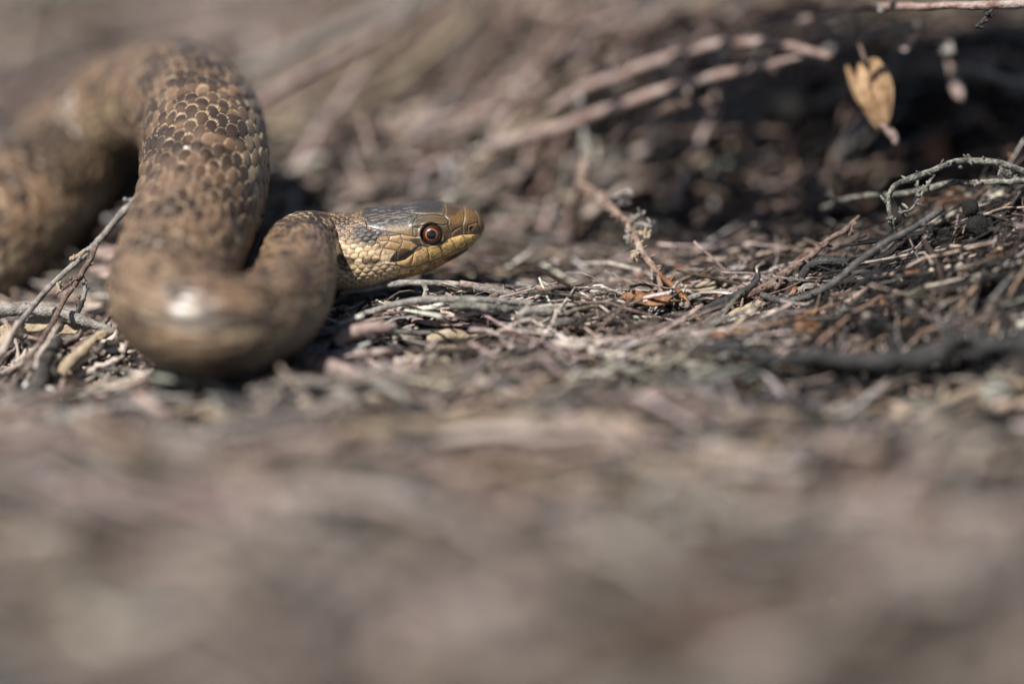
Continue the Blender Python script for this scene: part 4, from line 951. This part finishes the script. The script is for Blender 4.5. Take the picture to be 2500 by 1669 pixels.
def rots(yaw, pitch, roll):
    cy_, sy_, cp, sp_, cr_, sr = np.cos(yaw), np.sin(yaw), np.cos(pitch), np.sin(pitch), np.cos(roll), np.sin(roll)
    R = np.empty((len(yaw), 3, 3))
    R[:, 0, 0] = cy_ * cp; R[:, 0, 1] = cy_ * sp_ * sr - sy_ * cr_; R[:, 0, 2] = cy_ * sp_ * cr_ + sy_ * sr
    R[:, 1, 0] = sy_ * cp; R[:, 1, 1] = sy_ * sp_ * sr + cy_ * cr_; R[:, 1, 2] = sy_ * sp_ * cr_ - cy_ * sr
    R[:, 2, 0] = -sp_; R[:, 2, 1] = cp * sr; R[:, 2, 2] = cp * cr_
    return R
VAR = {'twig': [v_twig(L_, r, 5, 8, b_, k + 10) for k, (L_, r, b_) in enumerate([(11, .30, .05), (15, .36, -.06), (8, .42, .03), (19, .33, .08), (12, .24, -.1), (9, .5, .05)])],
       'strip': [v_strip(L_, w, .09, 5, b_, k + 40) for k, (L_, w, b_) in enumerate([(6, .5, .08), (9, .45, -.1), (4, .7, .06), (11, .35, .13), (5, .9, -.05), (7, .3, .15)])],
       'flake': [v_flake(L_, w, .16, k + 70) for k, (L_, w) in enumerate([(2.6, 1.8), (3.6, 1.8), (1.8, 1.5), (4.6, 2.0), (2.2, 1.1)])],
       'thin': [v_twig(L_, r, 4, 9, b_, k + 170) for k, (L_, r, b_) in enumerate([(12, .17, .06), (17, .2, -.08), (22, .22, .1), (9, .15, .12)])],
       'fibre': [v_strip(L_, w, .04, 5, b_, k + 140) for k, (L_, w, b_) in enumerate([(3, .14, .15), (4, .18, -.2), (2.4, .2, .1), (5, .12, .25)])],
       'crumb': [v_crumb(r, k + 90) for k, r in enumerate([.5, .8, .35, .6])]}
PAL = np.array([(.24, .20, .18), (.36, .285, .25), (.40, .32, .25), (.08, .058, .045), (.026, .024, .023), (.275, .265, .25), (.27, .135, .065), (.20, .135, .10), (.45, .40, .345)])
def pick_cols(x, y, g_):
    """palette index by place: sooty on the sooty bank, browner behind, grey patches in front"""
    n = len(x)
    focus = sstep(-24, -16, y) * (1 - sstep(18, 30, y))
    soot = sstep(22, 55, x) * sstep(-40, -12, y) * (1 - sstep(70, 110, y))
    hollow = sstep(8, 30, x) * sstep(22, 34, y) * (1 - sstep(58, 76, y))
    grey = sstep(.45, .65, noise(x / 28, y / 28, 0, 91)); warm = sstep(.5, .7, noise(x / 24, y / 34, 0, 92))
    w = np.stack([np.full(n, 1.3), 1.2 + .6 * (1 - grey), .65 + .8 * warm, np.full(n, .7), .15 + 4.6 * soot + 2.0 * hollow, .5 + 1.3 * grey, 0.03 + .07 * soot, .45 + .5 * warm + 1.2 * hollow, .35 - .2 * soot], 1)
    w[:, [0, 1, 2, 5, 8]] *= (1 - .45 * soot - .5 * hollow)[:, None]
    patch = sstep(.6, .75, noise(x / 17, y / 21, 0, 95)) * (1 - sstep(-30, -20, y) * (1 - sstep(40, 55, y)))
    w[:, 3] += 4.5 * patch; w[:, 4] += 1.0 * patch
    w[:, 8] += 1.6 * sstep(.62, .75, noise(x / 15, y / 19, 0, 97))
    w[:, 3] += 1.5 * focus; w[:, 4] += 1.0 * focus; w[:, 8] += .8 * focus * (1 - .8 * soot)
    cw = np.cumsum(w, 1); u = g_.uniform(0, 1, n) * cw[:, -1]
    k = (u[:, None] > cw).sum(1)
    tone = (.74 + .40 * focus + .16 * sstep(40, 60, y))[:, None]  # sharp band paler than the rest, lighting contrast put into the colour
    c_ = tone * PAL[k] * (.28 + 1.35 * g_.uniform(0, 1, (n, 1)) ** 1.5) * g_.normal(1, .04, (n, 3))
    return np.clip(c_, .008, .6)
def scatter(n, region, kinds, g_, scale=(.7, 1.3), lift=(0., 2.2), pitch=.25, yawf=None, margin=.4):
    """positions and orientations of n pieces on the floor"""
    x = g_.uniform(region[0], region[1], n); y = g_.uniform(region[2], region[3], n)
    z = G(x, y) + g_.uniform(lift[0], lift[1], n)
    yaw = g_.uniform(-math.pi, math.pi, n) if yawf is None else yawf(x, y, g_)
    e = .8; sl = (G(x + e * np.cos(yaw), y + e * np.sin(yaw)) - G(x - e * np.cos(yaw), y - e * np.sin(yaw))) / (2 * e)
    pit = -np.arctan(np.clip(sl, -1, 1)) + g_.normal(0, pitch, n)
    s_ = g_.uniform(scale[0], scale[1], n)
    pts = np.stack([x, y, z], 1)
    ex_ = np.stack([np.cos(yaw) * np.cos(pit), np.sin(yaw) * np.cos(pit), -np.sin(pit)], 1)
    ok = clear(pts, margin)
    for t in (-3., 3.): ok &= clear(pts + ex_ * (t * s_)[:, None], margin * .3)
    return pts[ok], yaw[ok], pit[ok], g_.uniform(-math.pi, math.pi, ok.sum()), s_[ok]
def stuff(name, label, jobs, g_):
    Vs, Fs, Cs, offv = [], [], [], 0
    for n, region, kind, scale, lift, pitch, yawf in jobs:
        pts, yaw, pit, rol, s_ = scatter(n, region, kind, g_, scale, lift, pitch, yawf)
        if kind in ('flake', 'crumb'): rol = rol * .16
        var = g_.integers(0, len(VAR[kind]), len(pts)); cc = pick_cols(pts[:, 0], pts[:, 1], g_)
        R = rots(yaw, pit, rol)
        for k, (v, f) in enumerate(VAR[kind]):
            sel = np.where(var == k)[0]
            if not len(sel): continue
            sxyz = np.stack([s_[sel] * g_.uniform(.7, 1.3, len(sel)), s_[sel], s_[sel]], 1)
            pv = np.einsum('nij,nkj->nki', R[sel], v[None] * sxyz[:, None]) + pts[sel][:, None]
            Vs.append(pv.reshape(-1, 3)); Fs.append((f[None] + (np.arange(len(sel)) * len(v))[:, None, None] + offv).reshape(-1, 3))
            Cs.append(np.repeat(cc[sel], len(v), 0)); offv += len(sel) * len(v)
    me = mesh_from(name, np.vstack(Vs), np.vstack(Fs), True, np.vstack(Cs))
    return tag(link(name, me, M['pieces']), label, 'litter', kind='stuff')
flat = lambda x, y, g_: g_.normal(0, .55, len(x)) + np.where(g_.uniform(0, 1, len(x)) < .5, 0, math.pi) + .35 * sstep(10, 50, x)
upr = lambda x, y, g_: g_.normal(.75, .6, len(x))
bankw = lambda x, y, g_: g_.normal(.5, .5, len(x))
g1 = np.random.default_rng(1)
mid_r = (-85, 90, -26, 46)
stuff('heather_litter', 'dry brown and grey heather litter carpeting the ground around the snake',
      [(2600, mid_r, 'twig', (.4, 1.25), (-.3, 3.0), .16, flat), (1800, mid_r, 'strip', (.5, 1.5), (-.2, 3.0), .26, flat), (1100, mid_r, 'flake', (.25, .75), (-.2, 1.6), .5, None),
       (4200, mid_r, 'crumb', (.35, 1.0), (-.2, 1.4), .3, None), (1500, mid_r, 'thin', (.6, 1.2), (.2, 3.4), .14, flat), (1500, (18, 85, -16, 30), 'thin', (.5, 1.1), (.2, 4.2), .22, bankw), (2600, (-75, 85, -16, 20), 'fibre', (.5, 1.2), (.5, 3.6), .5, None), (1800, (20, 85, -24, 30), 'crumb', (.4, 1.3), (0, 2.0), .5, None), (1500, (20, 85, -24, 30), 'flake', (.25, .7), (0, 2.4), .8, None), (900, (20, 85, -24, 30), 'strip', (.25, .7), (0, 3.), .6, None)], g1)
fr_r = (-85, 85, -150, -24)
stuff('heather_litter', 'blurred grey-brown litter spread over the open foreground',
      [(2300, fr_r, 'twig', (.7, 1.9), (-.2, 2.8), .2, flat), (1200, fr_r, 'strip', (.9, 2.2), (0, 2.6), .3, None), (900, fr_r, 'flake', (.7, 2.6), (0, 2.), .35, None), (1900, fr_r, 'crumb', (.8, 2.4), (-.2, 1.2), .3, None)], g1)
bk_n = (-100, 105, 40, 125); bk_r = (-150, 150, 110, 330)
stuff('heather_litter', 'blurred brown litter covering the ground behind the snake',
      [(2600, bk_n, 'twig', (.7, 1.9), (-.2, 6.0), .28, upr), (1800, bk_n, 'strip', (.8, 2.0), (0, 5.), .4, None), (500, bk_n, 'flake', (.6, 1.8), (0, 4.), .5, None), (600, bk_n, 'crumb', (.8, 2.0), (-.2, 2.), .3, None),
       (1500, bk_r, 'twig', (.9, 2.4), (-.2, 6.0), .28, upr), (900, bk_r, 'strip', (1.0, 2.6), (0, 5.), .4, None), (900, bk_r, 'flake', (.8, 3.0), (0, 4.), .5, None), (1400, bk_r, 'crumb', (1., 3.0), (-.2, 2.), .3, None)], g1)

# ------------------------------------------------------------------ single litter pieces that show in the sharp band
tw_me = [mesh_from('litter_twig', *v_twig(L_, r, 7, 12, b_, k + 200)) for k, (L_, r, b_) in enumerate([(9, .42, .05), (13, .45, -.06), (7, .5, .03), (16, .38, .07), (11, .32, -.1), (6, .65, .04), (8, .36, .09), (5, .55, 0)])]
st_me = [mesh_from('needle_strip', *v_strip(L_, w, .1, 9, b_, k + 240)) for k, (L_, w, b_) in enumerate([(7, .6, .08), (10, .5, -.1), (5, .9, .06), (12, .42, .13), (6, 1.1, -.05), (9, .38, .15)])]
fk_me = [mesh_from('litter_flake', *flake(L_, w, .2, k + 280, 12, .3)) for k, (L_, w) in enumerate([(2.8, 1.9), (3.8, 1.9), (2.0, 1.6), (4.8, 2.1)])]
for lst, mt in ((tw_me, 'litter'), (st_me, 'strip')):
    for me in lst: me.materials.append(M[mt])
for me in fk_me: me.materials.append(M['litter'])
tw_dk = [me.copy() for me in tw_me]
for me in tw_dk: me.materials.clear(); me.materials.append(M['litter_dark'])
g2 = np.random.default_rng(5)
def individuals(n, region, meshes, name, label, cat, group, g_, scale, lift, pitch, yawf, dark=None):
    pts, yaw, pit, rol, s_ = scatter(n, region, '', g_, scale, lift, pitch, yawf, .5)
    for p_, a, b_, c_, k in zip(pts, yaw, pit, rol, s_):
        me = meshes[g_.integers(len(meshes))]
        if dark is not None and g_.uniform() < dark: me = tw_dk[g_.integers(len(tw_dk))]
        o_ = bpy.data.objects.new(name, me); C.objects.link(o_)
        o_.location = p_ * MM; o_.scale = (k, k, k)
        R = rots(np.array([a]), np.array([b_]), np.array([c_ if 'flake' not in name else c_ * .2]))[0]
        o_.rotation_euler = Matrix(R.tolist()).to_euler()
        tag(o_, label, cat, group)
diag = lambda x, y, g_: g_.normal(.75, .3, len(x))
along = lambda x, y, g_: g_.normal(.12, .28, len(x))
bankw = lambda x, y, g_: g_.normal(.5, .5, len(x))
def packed(n, box, dr, ang, ln, name, label, cat, group, meshes):
    """short sticks heaped against each other on the slope beside the front coil"""
    for k in range(n):
        px_, py_ = g2.uniform(box[0], box[1]), g2.uniform(box[2], box[3]); d_ = g2.uniform(*dr) - .03 * (py_ - 900)
        c_ = P(px_, py_, d_); a = math.radians(g2.normal(*ang))
        ax = np.array([math.cos(a), 0, 0]) + UPV * math.sin(a) + FWD * g2.normal(.25, .3); ax /= np.linalg.norm(ax)
        l_ = g2.uniform(*ln); me = meshes[g2.integers(len(meshes))]
        ends = np.array([c_ - ax * l_ * .4, c_, c_ + ax * l_ * .4])
        if not _clear(ends, .4).all(): continue
        o_ = bpy.data.objects.new(name, me); C.objects.link(o_); o_.location = c_ * MM
        x0 = max(v.co.x for v in me.vertices) * 2000.0; o_.scale = (l_ / x0,) * 2 + (l_ / x0,)
        th = g2.uniform(.75, 1.15); o_.scale = (l_ / x0, th, th)
        o_.rotation_mode = 'QUATERNION'; o_.rotation_quaternion = Vector(ax).to_track_quat('X', 'Z')
        tag(o_, label, cat, group)
packed(120, (95, 420, 835, 1010), (-9, 1), (36, 13), (3.2, 8), 'litter_twig', 'short pinkish brown stick packed slantwise under the forked twig by the front coil', 'twig', 'short sticks packed slantwise beside the front coil', [tw_me[k] for k in (0, 2, 5, 7)])
packed(45, (-20, 130, 860, 1080), (-14, -4), (60, 22), (4, 11), 'litter_twig', 'dull olive-brown stick standing steeply in the clump round the mossy stick', 'twig', 'steep sticks round the mossy stick', tw_me)
individuals(120, (-24, 26, -16, 7), tw_me, 'litter_twig', 'dry grey-brown twig lying level in the litter below the snake\'s head', 'twig', 'twigs lying level below the head', g2, (.55, 1.1), (.4, 2.4), .1, along)
individuals(110, (24, 76, -16, 26), tw_me, 'litter_twig', 'dry or sooty twig scrap on the sooty litter bank', 'twig', 'twig scraps on the sooty bank', g2, (.5, 1.0), (.3, 2.2), .3, bankw, .65)
individuals(120, (18, 74, -10, 28), st_me, 'needle_strip', 'pale dry straw strip on the sooty litter bank', 'straw', 'straw strips on the sooty bank', g2, (.5, 1.0), (.4, 2.4), .3, bankw)
individuals(90, (-60, 20, -18, 8), st_me, 'needle_strip', 'pale dry straw strip in the litter below the snake', 'straw', 'straw strips below the snake', g2, (.45, .9), (.4, 2.), .25, None)
individuals(70, (22, 74, -14, 22), fk_me, 'litter_flake', 'thin bark flake among the scraps of the sooty bank', 'flake', 'bark flakes on the sooty bank', g2, (.5, 1.0), (.4, 1.8), .4, None)
individuals(60, (-66, 22, -20, 10), fk_me, 'litter_flake', 'thin bark flake in the litter around the snake', 'flake', 'bark flakes around the snake', g2, (.4, .9), (.3, 1.4), .4, None)

# ------------------------------------------------------------------ the heather bush that overhangs the hollow from the right (mostly above the picture), its unseen canopy spread to shade it
g3 = np.random.default_rng(9)
root_b = np.array([120.0, 70.0, float(G(120, 70))]); hb_ = empty('shading_heather_bush', root_b)
tag(hb_, 'unseen dead heather bush spread out to shade the dark hollow', 'bush')
LIT = [c7(a, np.interp(a, [0, 330, 640, 900, 1290], [640, 535, 430, 360, 268]), np.interp(a, [0, 1290], [36, 25])) for a in range(0, 1300, 75)] + [c7(a, np.interp(a, [80, 450, 900, 1150, 1420], [520, 350, 212, 205, 275]), np.interp(a, [80, 1420], [38, 22])) for a in range(80, 1420, 75)] + [cT(830, 800, 14), cT(760, 650, 14), cT(930, 1000, 14), cT(1900, 45, 2), cT(1400, 58, 5), cT(1000, 58, 11), c6(1800, 130, 0), c6(2100, 110, 1), c6(1450, 280, 0), c6(2040, 500, 0), c7(700, 410, 29), c7(1000, 340, 26), c7(800, 235, 30), c7(500, 330, 34), c7(450, 490, 32), c7(1150, 205, 26), c5(460, 230, 25), c5(520, 410, 21), c5(680, 510, 15), c5(830, 660, 9), c5(350, 550, 29), c5(320, 800, 32), c5(300, 1000, 33), cT(1420, 400, 26), cT(200, 150, 32)]  # points kept sunlit: shoots on their sun rays are left out
for k in range(15):
    endx = g3.uniform(-22, 52); endy = g3.uniform(-7, 30); endz = g3.uniform(66, 84)
    e_ = np.array([endx, endy, endz]) - root_b
    p1 = e_ * .45 + np.array([0, 0, 26]) + g3.normal(0, 4, 3)
    pts = [np.r_[g3.normal(0, 3, 3) * [1, 1, 0], 1.6], np.r_[p1 * .5 + [0, 0, 14], 1.4], np.r_[p1, 1.1], np.r_[e_ * .8 + [0, 0, 10], .8], np.r_[e_, .4]]
    q_, s_ = spline(pts, 1.0)
    br_ = link('branch', mesh_from('branch', *tube(pts, 7, 2.2, .1, 300 + k, .2)), M['red'], parent=hb_)
    n_ = 330; i_ = (g3.uniform(.42, 1.0, n_) * (len(q_) - 1)).astype(int)
    pp = q_[i_, :3] + g3.normal(0, 1, (n_, 3)) * [6.5, 6.5, 3.2]
    v, f = VAR['twig'][k % 6]
    wp = pp + root_b; open_ = np.ones(n_, bool)
    for a0 in LIT:
        rel = wp - a0; along_ = rel @ TOSUN; open_ &= np.linalg.norm(rel - along_[:, None] * TOSUN, axis=1) > 5.5
    pp = pp[open_]; n_ = len(pp)
    R = rots(g3.uniform(-3.1, 3.1, n_), g3.normal(0, .5, n_), g3.uniform(-3.1, 3.1, n_))
    pv = np.einsum('nij,nkj->nki', R, v[None] * np.stack([g3.uniform(.8, 1.3, n_) * 8 / np.ptp(v[:, 0]), *[g3.uniform(1.3, 2.2, n_)] * 2], 1)[:, None]) + pp[:, None]
    me = mesh_from('shoots', pv.reshape(-1, 3), (f[None] + (np.arange(n_) * len(v))[:, None, None]).reshape(-1, 3), True)
    o_ = link('shoots', me, M['red'], parent=br_); o_['kind'] = 'stuff'
